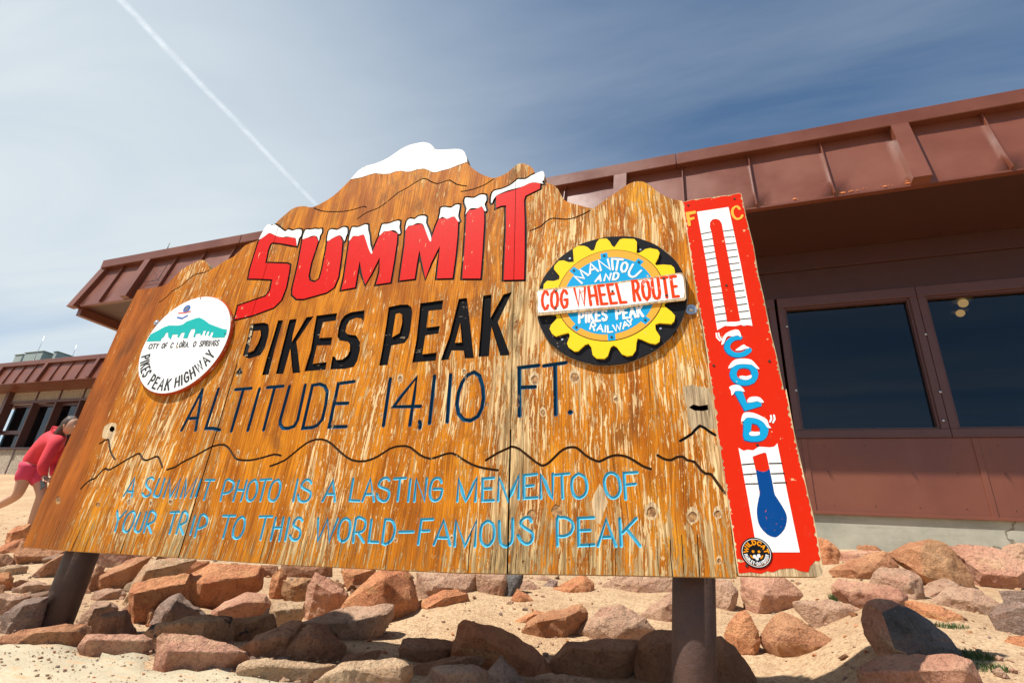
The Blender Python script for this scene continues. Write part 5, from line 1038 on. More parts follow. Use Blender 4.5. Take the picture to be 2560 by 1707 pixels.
('r3',[(655,1068),(720,970),(850,860),(1010,820),(1130,900),(1210,940),(1302,1030),(1170,1105),(950,1115),(760,1115)],'t','pale pink rock with dark red marks on its face in the middle sand',[(800,1000,.35),(1000,900,.25),(1080,1010,.42)]),
('r3',[(485,1058),(570,990),(620,990),(562,1060)],'s','small pink rock between the orange rock and the marked pale rock',[]),
('r3',[(448,690),(560,640),(700,562),(785,640),(780,750),(650,725)],'s','salmon wedge shaped rock under the board in the sunlit sand',[(710,620,.25),(600,690,.35)]),
('r3',[(155,645),(230,610),(338,680),(270,725),(190,705)],'t','small tan rock under the board beside the dark grey rock',[]),
('r3',[(95,775),(150,690),(230,740),(292,795),(215,838),(140,815)],'s','small salmon triangular rock in the sand below the dark grey rock',[(180,750,.3)]),
('r3',[(285,600),(360,570),(435,600),(360,655)],'t','tiny tan rock under the board left of the salmon wedge',[]),
('r3',[(360,665),(430,610),(482,620),(475,685),(400,695)],'g','tiny grey brown rock touching the salmon wedge',[]),
('r3',[(1190,905),(1300,810),(1440,720),(1560,740),(1570,965),(1440,965),(1250,940)],'t','tan pink rock emerging from sand behind the right post',[(1400,830,.3)]),
('r3',[(870,660),(1000,570),(1400,580),(1450,610),(1460,730),(1200,755),(1000,730)],'t','wide pale pink rock just below the board left of the right post',[(1200,650,.25)]),
('r3',[(1780,600),(1920,620),(2000,700),(1960,810),(1850,860),(1780,850)],'t','tan rock buried in sand right of the right post top',[]),
('r4',[(-10,600),(330,595),(440,680),(485,740),(300,835),(110,900),(20,860),(-10,760)],'p','large pink rock under the thermometer board',[(165,740,.45),(175,640,.3),(120,860,.3)]),
('r4',[(-160,1070),(-110,960),(-50,890),(10,870),(50,920),(110,1030),(132,1130),(92,1235),(0,1250),(-100,1195)],'s','round topped salmon boulder in sunlit sand right of the right post',[(0,960,.3),(80,1150,.4),(-60,1100,.42)]),
('r4',[(143,1110),(180,1030),(260,980),(285,900),(330,895),(400,910),(480,980),(600,1080),(720,1140),(855,1172),(820,1208),(650,1238),(430,1248),(250,1210)],'o','low rough orange rock in the sand right of the round topped boulder',[(320,960,.2),(420,1080,.35),(260,1120,.35),(600,1160,.3)]),
('r4',[(425,800),(700,785),(880,815),(975,860),(962,915),(860,955),(710,968),(560,918),(440,860)],'t','flat tan pink rock with a shaded right end below the small grass tuft',[(700,860,.35),(830,850,.3),(720,945,.3)]),
('r4',[(620,260),(700,278),(780,340),(805,390),(785,490),(660,530),(625,430)],'s','salmon rock against the concrete foundation just right of the thermometer board',[(700,350,.35)]),
('r4',[(845,345),(950,312),(1100,328),(1155,368),(900,378)],'o','small orange rock on top of the pile against the foundation',[]),
('r4',[(775,385),(900,368),(1170,368),(1255,395),(1100,445),(800,478)],'p','pink rock with a white bird dropping spot near the foundation',[]),
('r4',[(713,530),(800,480),(1100,385),(1182,385),(1302,500),(1100,545),(1060,615),(860,605)],'o','pitted orange brown rock overhanging a dark gap near the foundation',[(900,520,.4),(1160,440,.2),(1080,540,.35)]),
('r4',[(1060,650),(1100,560),(1160,515),(1300,520),(1400,540),(1472,590),(1512,720),(1502,808),(1370,790),(1200,745)],'t','rounded pink tan boulder in the middle of the right pile',[(1180,590,.3),(1380,640,.4),(1440,760,.35)]),
('r4',[(743,655),(800,608),(1070,650),(1300,690),(1368,740),(1362,838),(1250,850),(1040,858),(900,808),(750,728)],'p','flat pink slab with the small grass tuft at its left end',[(800,690,.4),(1050,720,.4),(1330,780,.35)]),
('r4',[(1210,395),(1400,310),(1560,278),(1700,330),(1860,500),(1942,685),(1830,658),(1620,632),(1480,600),(1360,510)],'o','tallest rock of the right pile with an orange top and a dark brown face',[(1480,345,.42),(1500,570,.5),(1400,490,.35),(1700,480,.35)],),
('r4',[(1740,340),(1900,315),(2100,350),(2300,440),(2420,490),(2420,700),(2100,648),(1900,570),(1850,490)],'p','long pink boulder at the right edge against the foundation',[(2000,430,.3),(2000,560,.42),(2300,580,.42)]),
('r4',[(2135,345),(2300,305),(2420,300),(2420,480),(2250,420)],'t','tan rock at the right edge touching the foundation',[]),
('r4',[(1488,690),(1560,640),(1680,605),(1760,630),(1805,675),(1700,730),(1560,770),(1500,770)],'t','small tan rock below the tallest rock of the right pile',[]),
('r4',[(1578,800),(1640,740),(1700,670),(1800,665),(1950,690),(2100,790),(2175,835),(2080,888),(1950,898),(1750,848)],'t','elongated tan rock with a shaded underside at the right',[(1700,760,.42),(1900,790,.45),(2060,840,.3)]),
('r4',[(1365,790),(1500,800),(1700,850),(1825,905),(1842,968),(1700,988),(1480,905),(1375,860)],'s','low salmon rock behind the large charcoal slab',[]),
('r4',[(998,950),(1040,805),(1140,790),(1250,800),(1380,860),(1500,960),(1680,1060),(1772,1150),(1865,1235),(1600,1248),(1370,1258),(1160,1278),(1100,1205),(1080,1090),(1010,1005)],'p','large slab with a broad charcoal grey face at the lower right',[(1150,870,.38),(1260,1190,.40),(1380,1235,.38),(1060,1000,.2),(1300,830,.25)]),
('r4',[(958,1372),(1000,1330),(1200,1260),(1450,1240),(1740,1245),(1892,1290),(1942,1400),(1995,1490),(1900,1570),(1000,1570),(968,1460)],'p','wide pink block at the bottom right, crossed by the shadow edge',[(1000,1390,.45),(1400,1380,.47),(1850,1360,.42)]),
('r4',[(2055,905),(2200,790),(2420,830),(2420,1090),(2250,1050),(2120,970)],'g','brown grey rock cut by the right edge',[(2200,880,.3)]),
('r4',[(2145,705),(2420,705),(2420,830),(2230,800)],'g','flat brown rock at the right edge above the brown grey one',[]),
('r4',[(2185,1135),(2230,1090),(2420,1080),(2420,1195),(2230,1170)],'s','small reddish rock at the right edge, lowest of the three there',[])]
for i, (k, pts, mat, lab, ridge) in enumerate(RL):
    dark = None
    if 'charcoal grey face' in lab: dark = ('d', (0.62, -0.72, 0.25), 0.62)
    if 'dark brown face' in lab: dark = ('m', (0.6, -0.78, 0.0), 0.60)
    rock(k, pts, mat, lab, ridge, seed=i, dark=dark)
# small broken stones lying between the big rocks
def small_stones():
    R = random.Random(77); protos = []
    for i in range(7):
        bm = bmesh.new(); pts_ = [Vector((R.gauss(0, 1), R.gauss(0, .8), R.gauss(0, .6))) for _ in range(14)]
        for p in pts_: bm.verts.new(p.normalized()*R.uniform(.75, 1)*Vector((1, .8, .6)).length/1.4)
        r = bmesh.ops.convex_hull(bm, input=bm.verts); bmesh.ops.delete(bm, geom=[g for g in set(r['geom_interior']+r['geom_unused']) if isinstance(g, bmesh.types.BMVert)], context='VERTS')
        bmesh.ops.bevel(bm, geom=bm.edges[:], offset=.05, segments=1, affect='EDGES', clamp_overlap=True)
        bmesh.ops.triangulate(bm, faces=bm.faces); bmesh.ops.subdivide_edges(bm, edges=bm.edges[:], cuts=1)
        for v_ in bm.verts: v_.co += v_.co.normalized()*.05*noise.noise(v_.co*3+Vector((i*5, 0, 0)))
        me = bpy.data.meshes.new('stone'); bm.to_mesh(me); bm.free(); me.materials.append(RK['stobgpy'[i]]); protos.append(me)
    def put(X, Y, s_):
        o = bpy.data.objects.new('stone', R.choice(protos)); COL.objects.link(o); o.location = (X, Y, terrain(X, Y)+s_*.15); o.scale = (s_*R.uniform(.8, 1.4), s_, s_*R.uniform(.6, .9)); o.rotation_euler = (R.uniform(-.4, .4), R.uniform(-.4, .4), R.uniform(0, 6.28))
        cn = dict(zip('stobgpy', ('salmon', 'tan', 'orange', 'brown', 'grey', 'pink', 'cream')))['stobgpy'[protos.index(o.data)]]
        where = 'left of the left sign post' if X/Y < -1.3 else ('under the left half of the board' if X/Y < -.75 else ('under the middle seam' if X/Y < -.25 else ('around the right post' if X/Y < .12 else 'in front of the concrete foundation')))
        tag(o, 'small broken %s stone lying between larger rocks %s' % (cn, where), 'stone', 'small %s stones %s' % (cn, where))
    for i in range(110):
        if i < 80: x, y = R.uniform(-60, 980), R.uniform(1400, 1610)
        else: x, y = R.uniform(1000, 2560), R.uniform(1430, 1700)
        b = hit(x, y); put(b.x, b.y, b.length*R.uniform(.008, .022) if i < 80 else b.length*R.uniform(.005, .010))
small_stones()
# scatter of stones too small to tell apart, and gravel
def stones():
    R = random.Random(21); bm = bmesh.new()
    base = bmesh.new(); bmesh.ops.create_icosphere(base, subdivisions=1, radius=1); bv = [v_.co.copy() for v_ in base.verts]; bf = [[v_.index for v_ in f_.verts] for f_ in base.faces]; base.free()
    vs = []; fs = []; ms = []
    for i in range(10500):
        Y = 1.45+5.0*R.random()**1.9; X = R.uniform(-1.95, .85)*Y*1.05
        lift = 0
        if i > 9000: Y = R.uniform(1.05, 1.75); X = R.uniform(-1.8, -.7)*Y; lift = .012
        s_ = .0024+.012*R.random()**4
        if R.random() < .02: s_ = R.uniform(.012, .022)
        if lift: s_ = .0012+.005*R.random()**4
        z = terrain(X, Y)+lift; i0 = len(vs); o_ = [R.uniform(.6, 1.3) for _ in bv]; ax = R.uniform(.6, 1.4)
        a = R.uniform(0, 6.28); ca, sa = math.cos(a), math.sin(a)
        for p, q in zip(bv, o_): x, y, h = p.x*ax*q*s_, p.y*q*s_, p.z*.7*q*s_; vs.append((X+x*ca-y*sa, Y+x*sa+y*ca, z+s_*.3+h))
        m = R.choice([0, 0, 1, 2, 3]); fs += [tuple(i0+j for j in f_) for f_ in bf]; ms += [m]*len(bf)
    o = mesh_obj('gravel', vs, fs, [RK['t'], RK['y'], RK['s'], RK['g']], midx=ms); tag(o, 'loose gravel and pebbles scattered over the sand between the rocks', 'gravel', kind='stuff')
stones()
# grass tufts
def tuft(px, n, spread, h, label, seed):
    R = random.Random(seed); b = hit(*px); c = Vector((b.x, b.y, terrain(b.x, b.y))); vs = []; fs = []
    for i in range(n):
        a = R.uniform(0, 6.28); r_ = spread*math.sqrt(R.random()); x, y = r_*math.cos(a)*1.4, r_*math.sin(a); hh = h*R.uniform(.5, 1.1); lean = R.uniform(0, .8)*hh; la = R.uniform(0, 6.28); wd = .0013
        p = Vector((x, y, -.01)); d = Vector((math.cos(la), math.sin(la), 0)); s_ = Vector((-d.y, d.x, 0))*wd
        q1 = p+d*lean*.3+Vector((0, 0, hh*.6)); q2 = p+d*lean+Vector((0, 0, hh)); i0 = len(vs)
        vs += [p-s_, p+s_, q1-s_*.8, q1+s_*.8, q2]; fs += [(i0, i0+1, i0+3, i0+2), (i0+2, i0+3, i0+4)]
    o = mesh_obj('grass_tuft', vs, fs, M['grass'], loc=c); tag(o, label, 'grass', 'small grass tufts growing between the rocks')
Zq = lambda x, y: zm('r4', [(x, y)])[0]
tuft(Zq(810, 800), 420, .035, .042, "green grass tuft at the left end of the flat pink slab", 1)
tuft(Zq(1740, 1020), 240, .04, .028, "thin grass tuft behind the large charcoal slab", 2)
tuft(Zq(1910, 1300), 380, .045, .030, "grass tuft at the right end of the wide pink block", 3)
tuft(Zq(2000, 1380), 300, .045, .026, "lowest grass tuft, right of the wide pink block", 4)

# ================================================================== buildings
def mansard(parent, X0, X1, Yb, zb, h, lean, ribs, seams, left_hip=False, capz=.17):
    """metal clad mansard band facing -Y; every tray between two seams is a part"""
    Yt = Yb+lean; zt = zb+h; n = Vector((0, -h, lean)).normalized()     # outward normal of the slope (slightly upwards)
    up = Vector((0, lean, h)); xs_ = sorted(ribs+seams); wob = random.Random(2)
    def P(x, t, o_=0): return Vector((x, Yb, zb))+up*t+n*o_
    edges_ = [X0]+xs_+[X1]
    for a_, b_ in zip(edges_[:-1], edges_[1:]):
        if b_-a_ < .05: continue
        N = 4; vs = []; fs = []
        for j in range(N+1):
            for i in range(N+1):
                u_, t_ = i/N, j/N; bul = .006*math.sin(math.pi*u_)*math.sin(math.pi*t_)*wob.uniform(-.5, 1.2); vs.append(P(a_+(b_-a_)*u_, t_, bul))
        for j in range(N):
            for i in range(N): q = j*(N+1)+i; fs.append((q, q+1, q+N+2, q+N+1))
        i0 = len(vs); vs += [P(a_, 0, -.02), P(b_, 0, -.02)]; fs.append((i0, i0+1, N, 0))
        mesh_obj('roof_tray', vs, fs, M['clad'], parent, smooth=True)
    for x in seams:
        bm = bmesh.new(); q = [P(x-.006, 0, .0), P(x+.006, 0, .0), P(x+.004, 0, .038), P(x-.004, 0, .038), P(x-.006, 1, 0), P(x+.006, 1, 0), P(x+.004, 1, .038), P(x-.004, 1, .038)]
        vb = [bm.verts.new(p) for p in q]
        for f_ in ((0, 1, 2, 3), (5, 4, 7, 6), (1, 5, 6, 2), (4, 0, 3, 7), (3, 2, 6, 7)): bm.faces.new([vb[i] for i in f_])
        bmesh.ops.recalc_face_normals(bm, faces=bm.faces); bm_obj('standing_seam', bm, M['clad'], parent)
    for x in ribs:
        bm = bmesh.new(); w2 = .068; q = [P(x-w2, -.012, .0), P(x+w2, -.012, .0), P(x+w2, -.012, .085), P(x-w2, -.012, .085), P(x-w2, 1, 0), P(x+w2, 1, 0), P(x+w2, 1, .085), P(x-w2, 1, .085)]
        vb = [bm.verts.new(p) for p in q]
        for f_ in ((3, 2, 1, 0), (1, 5, 6, 2), (4, 0, 3, 7), (3, 2, 6, 7), (4, 5, 6, 7)): bm.faces.new([vb[i] for i in f_])
        bmesh.ops.recalc_face_normals(bm, faces=bm.faces); bm_obj('box_rib', bm, M['clad'], parent)
    # cap flashing standing proud of the trays, in lengths butted at visible joints
    L = 3.05; x = X0-.03; i = 0
    while x < X1:
        x2 = min(x+L, X1); box('cap_flashing', (x+.002, Yt-.115+.001*(i % 2), zt-.135), (x2-.002, Yt+.16, zt+.012), M['clad'], parent, .006); x = x2; i += 1
    box('drip_edge', (X0, Yb-.004, zb-.02), (X1, Yb+.05, zb-.003), M['clad'], parent)
main = empty('summit_building', (0, 5.5, .2), "long brown red metal clad building with dark windows and concrete base, right behind the sign", "building"); MB_ = Vector((0, 5.5, .2))
main.location = (0, 0, 0)
YW, YF, ZS = 5.5, 4.53, 3.15
ribs = [-5.71, -3.22, -.69+.0, 1.87, 4.36, 6.85]; ribs = [-8.12]+ribs; allx = []
x = -8.72; seams = []
k = 0
for a_, b_ in zip([-8.12]+ribs[1:-1], ribs[1:]):
    for j in (1, 2, 3): seams.append(a_+(b_-a_)*j/4)
seams = [-8.74]+seams
mansard(main, -9.22, 7.4, YF, ZS, .86, .18, ribs, seams)
# return of the mansard round the left corner (hip), facing -X
Yt = YF+.18; zt = ZS+.86
def quad_obj(name, q, mat, parent, th=None): return mesh_obj(name, q, [tuple(range(len(q)))], mat, parent)
yk = [YF, YF+.62, YF+1.24, YF+1.86, YF+2.48, YF+3.1, YF+3.72, YF+4.34, 10]
for i, (a_, b_) in enumerate(zip(yk[:-1], yk[1:])): quad_obj('roof_tray', [(-9.42, b_, ZS), (-9.42, a_, ZS), (-9.22, max(a_, Yt), zt), (-9.22, b_, zt)], M['clad'], main)
quad_obj('roof_tray', [(-9.42, YF, ZS), (-9.22, YF, ZS), (-9.22, Yt, zt)], M['clad'], main)
# hip rib: a slim box following the corner
bm = bmesh.new(); a_ = Vector((-9.42, YF, ZS)); b_ = Vector((-9.22, Yt, zt))
for (dx, dy) in (): pass
q = [a_+Vector(d) for d in ((-.05, -.06, -.02), (.11, -.06, -.02), (.11, .05, -.02), (-.05, .05, -.02))]+[b_+Vector(d) for d in ((-.05, -.06, 0), (.11, -.06, 0), (.11, .05, 0), (-.05, .05, 0))]
vb = [bm.verts.new(p) for p in q]
for f_ in ((0, 3, 2, 1), (4, 5, 6, 7), (0, 1, 5, 4), (1, 2, 6, 5), (2, 3, 7, 6), (3, 0, 4, 7)): bm.faces.new([vb[i] for i in f_])
bmesh.ops.recalc_face_normals(bm, faces=bm.faces); bm_obj('box_rib', bm, M['clad'], main)
box('cap_flashing', (-9.34, Yt+.163, zt-.12), (-9.12, 10, zt+.012), M['clad'], main, .006)
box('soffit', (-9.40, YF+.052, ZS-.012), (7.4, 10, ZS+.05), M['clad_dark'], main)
box('roof', (-9.1, Yt+.17, zt-.25), (7.4, 10, zt-.02), M['roof'], main)
box('soffit_rail', (-9.36, YF+.06, ZS-.14), (-9.26, 9.9, ZS-.013), M['clad'], main)
for y in (7.2,): box('wall', (-8.3, 5.9, -.1), (-8.1, 10, ZS-.015), M['aggregate'], main)
box('foundation', (-8.2, YW, -.8), (7.4, 10, .484), M['concrete'], main, .004)
# metal wall panels: below and above the window band
js = [-8.2, -6.9, -5.6, -4.35, -3.05, -1.75, -.45, .85, 2.146, 3.44, 4.74, 6.04, 7.4]
for a_, b_ in zip(js[:-1], js[1:]):
    box('wall_panel', (a_+.002, YW-.014, .487), (b_-.002, YW+.05, 1.150), M['clad'], main, .002)
    box('cover_strip', (b_-.022, YW-.022, .487), (b_+.022, YW-.0142, 1.148), M['clad'], main, .002)
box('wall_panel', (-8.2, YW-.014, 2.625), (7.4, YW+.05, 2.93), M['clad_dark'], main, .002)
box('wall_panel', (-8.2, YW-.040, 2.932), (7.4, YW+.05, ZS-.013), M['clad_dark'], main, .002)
box('base_flashing', (-8.2, YW-.030, .474), (7.4, YW-.0145, .500), M['clad'], main, .002)
RR = random.Random(9)
bm = bmesh.new()
for i in range(60): x = RR.uniform(.8, 4.2); z = RR.choice([.56, .85, 1.08]); bmesh.ops.create_uvsphere(bm, u_segments=6, v_segments=4, radius=.0045, matrix=Matrix.Translation((round(x/.32)*.32+.05, YW-.016, z)))
o = bm_obj('rivets', bm, M['clad'], main); o['kind'] = 'stuff'
zsill, zhead = 1.152, 2.622
wx = [(-.55-2.45, -1.80), (-1.74, -.60), (-.54, .72)]
def window(parent, x0, x1, z0, z1, yw, fr=.075, mid=None, deep=.05, mat='frame'):
    wroot = empty('window'); wroot.parent = parent
    box('window_frame', (x0, yw-.030, z0), (x1, yw+.06, z0+fr), M[mat], wroot, .003); box('window_frame', (x0, yw-.030, z1-fr*1.4), (x1, yw+.06, z1), M[mat], wroot, .003)
    box('window_frame', (x0, yw-.026, z0+fr), (x0+fr*.8, yw+.06, z1-fr*1.4), M[mat], wroot, .003); box('window_frame', (x1-fr*.8, yw-.026, z0+fr), (x1, yw+.06, z1-fr*1.4), M[mat], wroot, .003)
    i_ = fr*.8; g = .018                                               # inner bead
    for lo, hi in (((x0+i_, z0+fr), (x1-i_, z0+fr+g)), ((x0+i_, z1-fr*1.4-g), (x1-i_, z1-fr*1.4)), ((x0+i_, z0+fr+g), (x0+i_+g, z1-fr*1.4-g)), ((x1-i_-g, z0+fr+g), (x1-i_, z1-fr*1.4-g))):
        box('glazing_bead', (lo[0], yw-.006, lo[1]), (hi[0], yw+.05, hi[1]), M[mat], wroot)
    if mid: box('glazing_bar', (x0+i_+g, yw-.012, mid-.05), (x1-i_-g, yw+.05, mid+.04), M[mat], wroot, .003)
    box('pane', (x0+i_+g-.004, yw+deep-.006, z0+fr), (x1-i_-g+.004, yw+deep+.001, z1-fr*1.4), M['glass'], wroot)
    return wroot
wins = [(-4.9, -3.72), (-3.70, -2.5), (-2.48, -1.36), (-1.34, -.24), (-.22, .76), (.785, 1.990), (1.994, 3.20), (3.204, 4.42), (4.424, 5.64)]
for a_, b_ in wins: window(main, a_, b_, zsill, zhead, YW)
box('wall_panel', (-8.2, YW-.01, 1.152), (-4.902, YW+.05, 2.622), M['clad'], main); box('wall_panel', (5.642, YW-.01, 1.152), (7.4, YW+.05, 2.622), M['clad'], main)
for x, z in ((.845, 2.30), (.845, 1.62), (1.985, 2.12), (1.985, 1.56), (1.955, 1.30)):
    bm = bmesh.new(); bmesh.ops.create_uvsphere(bm, u_segments=10, v_segments=6, radius=.012, matrix=Matrix.Translation((x, YW-.031, z)) @ Matrix.Diagonal((1, .6, 1, 1))); bm_obj('screw_cap', bm, M['steel'], main, True)
box('interior_floor', (-8, YW+.08, .45), (7.2, 9.8, .485), M['dark_room'], main); box('interior_wall', (-8, 9.7, .49), (7.2, 9.8, ZS-.02), M['dark_room'], main)
for x in (-5, 7.2): box('interior_wall', (x, YW+.08, .49), (x+.06, 9.6, ZS-.02), M['dark_room'], main)
box('dark_reveal', (-9.21, Yt+.02, ZS+.06), (7.3, Yt+.06, zt-.06), M['roof'], main)
# peeling spots showing orange primer along the drip edge
RR = random.Random(4)
def chip(x, t, s_):
    R = RR; N_ = Vector((0, -.86, .18)).normalized(); upv = Vector((0, .18, .86)).normalized(); c = Vector((x, YF, ZS))+upv*t+N_*.0085
    pts_ = [c+Vector((1, 0, 0))*math.cos(a)*s_*R.uniform(.5, 1.5)*1.4+upv*math.sin(a)*s_*R.uniform(.3, .9) for a in [i*.785 for i in range(8)]]
    return pts_
vs = []; fs = []
for i in range(26):
    x = RR.choice([RR.uniform(.65, 1.05), RR.uniform(1.25, 1.85)]); p_ = chip(x, .012+.03*RR.random()**3, .003+.011*RR.random()**3); fs.append(tuple(range(len(vs), len(vs)+8))); vs += p_
o = mesh_obj('paint_chips', vs, fs, M['rust'], main); o['kind'] = 'stuff'
W_ = lambda x, y: at_y(*zm('W', [(x, y)])[0], 4.552)
bm = bmesh.new()
for a_, b_ in (((700, 622), (820, 606)), ((820, 606), (905, 470)), ((750, 545), (768, 572)), ((775, 512), (792, 540)), ((795, 545), (815, 565)), ((825, 505), (845, 530))): add_tube(bm, W_(*a_), W_(*b_), .004, .004, 6)
tag(bm_obj('cable_clips', bm, M['dark'], main), kind='stuff')
# lightning rod on the roof edge
tube('lightning_rod', (-8.03, Yt+.06, zt), (-8.03, Yt+.06, zt+.27), .009, .006, M['dark'], main, 8)
# pendant lamp seen through the second window
lp = empty('pendant_lamp', (2.62, 6.15, 2.62), "warm glowing pendant lamp seen through the right hand window", "lamp")
d_ = V3(ray(2408, 758)); pos = d_*(6.3/d_.y); lp.location = pos
bm = bmesh.new(); bmesh.ops.create_uvsphere(bm, u_segments=20, v_segments=12, radius=.045); bm_obj('bulb', bm, M['lamp'], lp, True)
bm = bmesh.new(); add_tube(bm, (0, 0, .03), (0, 0, .11), .09, .03, 20, False); bm_obj('lamp_shade', bm, M['steel'], lp)
bm = bmesh.new(); add_tube(bm, (0, 0, .11), (0, 0, ZS-.02-pos.z), .004, .004, 6); bm_obj('cord', bm, M['dark'], lp)
lp2 = lp.copy(); COL.objects.link(lp2); d2 = V3(ray(2401, 783)); lp2.location = d2*(7.3/d2.y); lp2['label'] = "added copy of the pendant lamp, standing for its double image in the window glass"; lp['group'] = lp2['group'] = "pendant lamps inside the building"  # added copy imitates the lamp's double image in the glass
for ch in list(lp.children): c_ = ch.copy(); COL.objects.link(c_); c_.parent = lp2

# far building at the left ------------------------------------------------------------
fb = empty('annex_building', (0, 0, 0), "lower building far left with brown metal roof band, pebble walls and three tall windows", "building")
YW2, YF2, ZS2 = 10.4, 9.5, 3.97
ribs2 = [-25.04, -22.4, -19.95, -17.42, -14.9]; seams2 = []
for a_, b_ in zip(ribs2[:-1], ribs2[1:]): seams2 += [a_+(b_-a_)*j/4 for j in (1, 2, 3)]
mansard(fb, -26.5, -10.0, YF2, ZS2, .78, .17, ribs2, seams2)
box('soffit', (-26.5, YF2+.052, ZS2-.012), (-10, 13, ZS2+.05), M['clad'], fb); box('roof', (-26.5, YF2+.3, ZS2+.5), (-10, 14, ZS2+.80), M['roof'], fb)
sx = [-24.0, -22.85, -21.43, -20.19, -18.97, -17.75, -16.53, -15.3, -14.1, -12.9, -11.7]
for a_, b_ in zip(sx[:-1], sx[1:]):
    box('wall_panel', (a_+.03, YW2, .9), (b_-.03, YW2+.1, 1.97), M['aggregate'], fb); box('wall_panel', (a_+.03, YW2, 3.64), (b_-.03, YW2+.1, ZS2-.013), M['aggregate'], fb)
    box('cover_strip', (b_-.029, YW2-.012, .9), (b_+.029, YW2+.1, 1.97), M['frame'], fb); box('cover_strip', (b_-.029, YW2-.03, 3.64), (b_+.029, YW2+.1, ZS2-.013), M['frame'], fb)
box('wall_panel', (-26.5, YW2, .9), (-24.0, YW2+.1, ZS2-.013), M['aggregate'], fb); box('wall_panel', (-23.99, YW2, 1.97), (-23.0, YW2+.1, 3.64), M['aggregate'], fb)
box('pilaster', (-22.99, YW2-.16, .95), (-22.80, YW2+.1, ZS2-.014), M['frame'], fb, .004)
box('window_head', (-22.79, YW2-.05, 3.55), (-11.7, YW2+.05, 3.635), M['frame'], fb, .004); box('window_sill', (-22.79, YW2-.07, 1.975), (-11.7, YW2+.05, 2.04), M['frame'], fb, .004)
for i, (a_, b_) in enumerate(zip(sx[1:-1], sx[2:])):
    box('mullion', (b_-.035, YW2-.06, 2.042), (b_+.035, YW2+.22, 3.548), M['frame'], fb, .003)
    wr = empty('window'); wr.parent = fb; box('pane', (a_+.04, YW2+.17, 2.042), (b_-.04, YW2+.18, 3.548), M['glass'], wr)
    if i == 0: box('glazing_bar', (a_+.04, YW2+.06, 2.50), (b_-.04, YW2+.165, 2.63), M['frame'], wr, .003)
    box('window_frame', (a_+.04, YW2+.11, 3.46), (b_-.04, YW2+.168, 3.546), M['frame'], wr)
box('interior_wall', (-24, 12.0, .9), (-11, 12.1, ZS2-.02), M['dark_room'], fb); box('interior_floor', (-24, YW2+.2, 1.2), (-11, 12, 1.9), M['dark_room'], fb)
def unit(px0, px1, y_, name, lab):
    a_ = at_y(*px0, y_); b_ = at_y(*px1, y_); b_.z = a_.z+max(.05, (b_.z-a_.z)*.6); g_ = empty(name, a_, lab, 'air conditioner', 'rooftop units on the left building')
    box('housing', (0, 0, -.6), (b_.x-a_.x, .9, b_.z-a_.z), M['hvac'], g_, .02); box('lid', (-.03, -.03, b_.z-a_.z+.002), (b_.x-a_.x+.03, .93, b_.z-a_.z+.03), M['hvac'], g_, .008)
unit((62, 886), (110, 877), 11.0, 'rooftop_unit', 'pale green metal box on the roof of the left building beside the tall antenna')
unit((36, 893), (60, 883), 11.6, 'rooftop_unit', 'dark low box on the roof at the far left')
unit((134, 884), (145, 877), 11.2, 'rooftop_unit', 'small pale green box on the left roof between the two antennas')
for (a_, b_, lab) in (((94, 880), (108, 840), 'taller thin antenna on the roof of the left building'), ((184.5, 882), (188.3, 861), 'shorter thin antenna on the roof of the left building')):
    p_ = at_y(*a_, 10.2); q_ = at_y(*b_, 10.2); q_.x = p_.x; e_ = empty('antenna', p_, lab, 'antenna', 'roof antennas'); 
    tube('rod', (0, 0, -.45), q_-p_, .010, .006, M['steel'], e_, 6); tube('mount', (0, 0, -.45), (0, 0, -.30), .035, .03, M['dark'], e_, 8)

# ================================================================== person walking at the left
def skin_chain(joints, edges_, mat, name, parent, levels=2, root=0):
    me = bpy.data.meshes.new(name); me.from_pydata([tuple(j[0]) for j in joints], edges_, []); o = bpy.data.objects.new(name, me); COL.objects.link(o); o.parent = parent; me.materials.append(mat)
    md = o.modifiers.new('skin', 'SKIN'); md.use_smooth_shade = True
    lay = me.skin_vertices[0].data if me.skin_vertices else None
    if lay is None:
        bm = bmesh.new(); bm.from_mesh(me); bm.verts.layers.skin.verify(); bm.to_mesh(me); bm.free(); lay = me.skin_vertices[0].data
    for i, j in enumerate(joints): r_ = j[1]; lay[i].radius = r_ if isinstance(r_, tuple) else (r_, r_); lay[i].use_root = (i == root)
    s_ = o.modifiers.new('sub', 'SUBSURF'); s_.levels = levels; s_.render_levels = levels
    return o
YP = 4.4
ZM['X'] = (0, 900, 3.1375)
pj = lambda x, y, dy=0.0: at_y(*zm('X', [(x, y)])[0], YP+dy)
pel = pj(235, 850); ped = Vector((pel.x, pel.y, terrain(pel.x, pel.y)))
per = empty('person', (0, 0, 0), "person in coral hoodie and pink shorts walking behind the left end of the sign", "person")
chest = pj(400, 640); neck = pj(470, 570); head = pj(555, 515); waist = pj(275, 780)
hipL = pj(205, 880, -.06); hipR = pj(300, 900, .08); kneeL = pj(140, 1060, -.05); ankL = pj(-55, 1165, .0); kneeR = pj(330, 1060, .12); ankR = pj(262, 1240, .16)
ankR.z = terrain(ankR.x, ankR.y)+.09
tL = ankL+Vector((.02, 0, -.11)); tR = ankR+Vector((.17, 0, -.05))
body = [(pel, .12), (waist, .11), (chest, .12), (neck, .055), (head+Vector((-.02, 0, -.05)), .06), (hipL, .095), (kneeL, .060), ((kneeL+ankL)/2, .058), (ankL, .036), (tL, .035), (hipR, .095), (kneeR, .060), ((kneeR+ankR)/2, .056), (ankR, .036), (tR, .032)]
skin_chain(body, [(0, 1), (1, 2), (2, 3), (3, 4), (0, 5), (5, 6), (6, 7), (7, 8), (8, 9), (0, 10), (10, 11), (11, 12), (12, 13), (13, 14)], M['skin'], 'body', per)
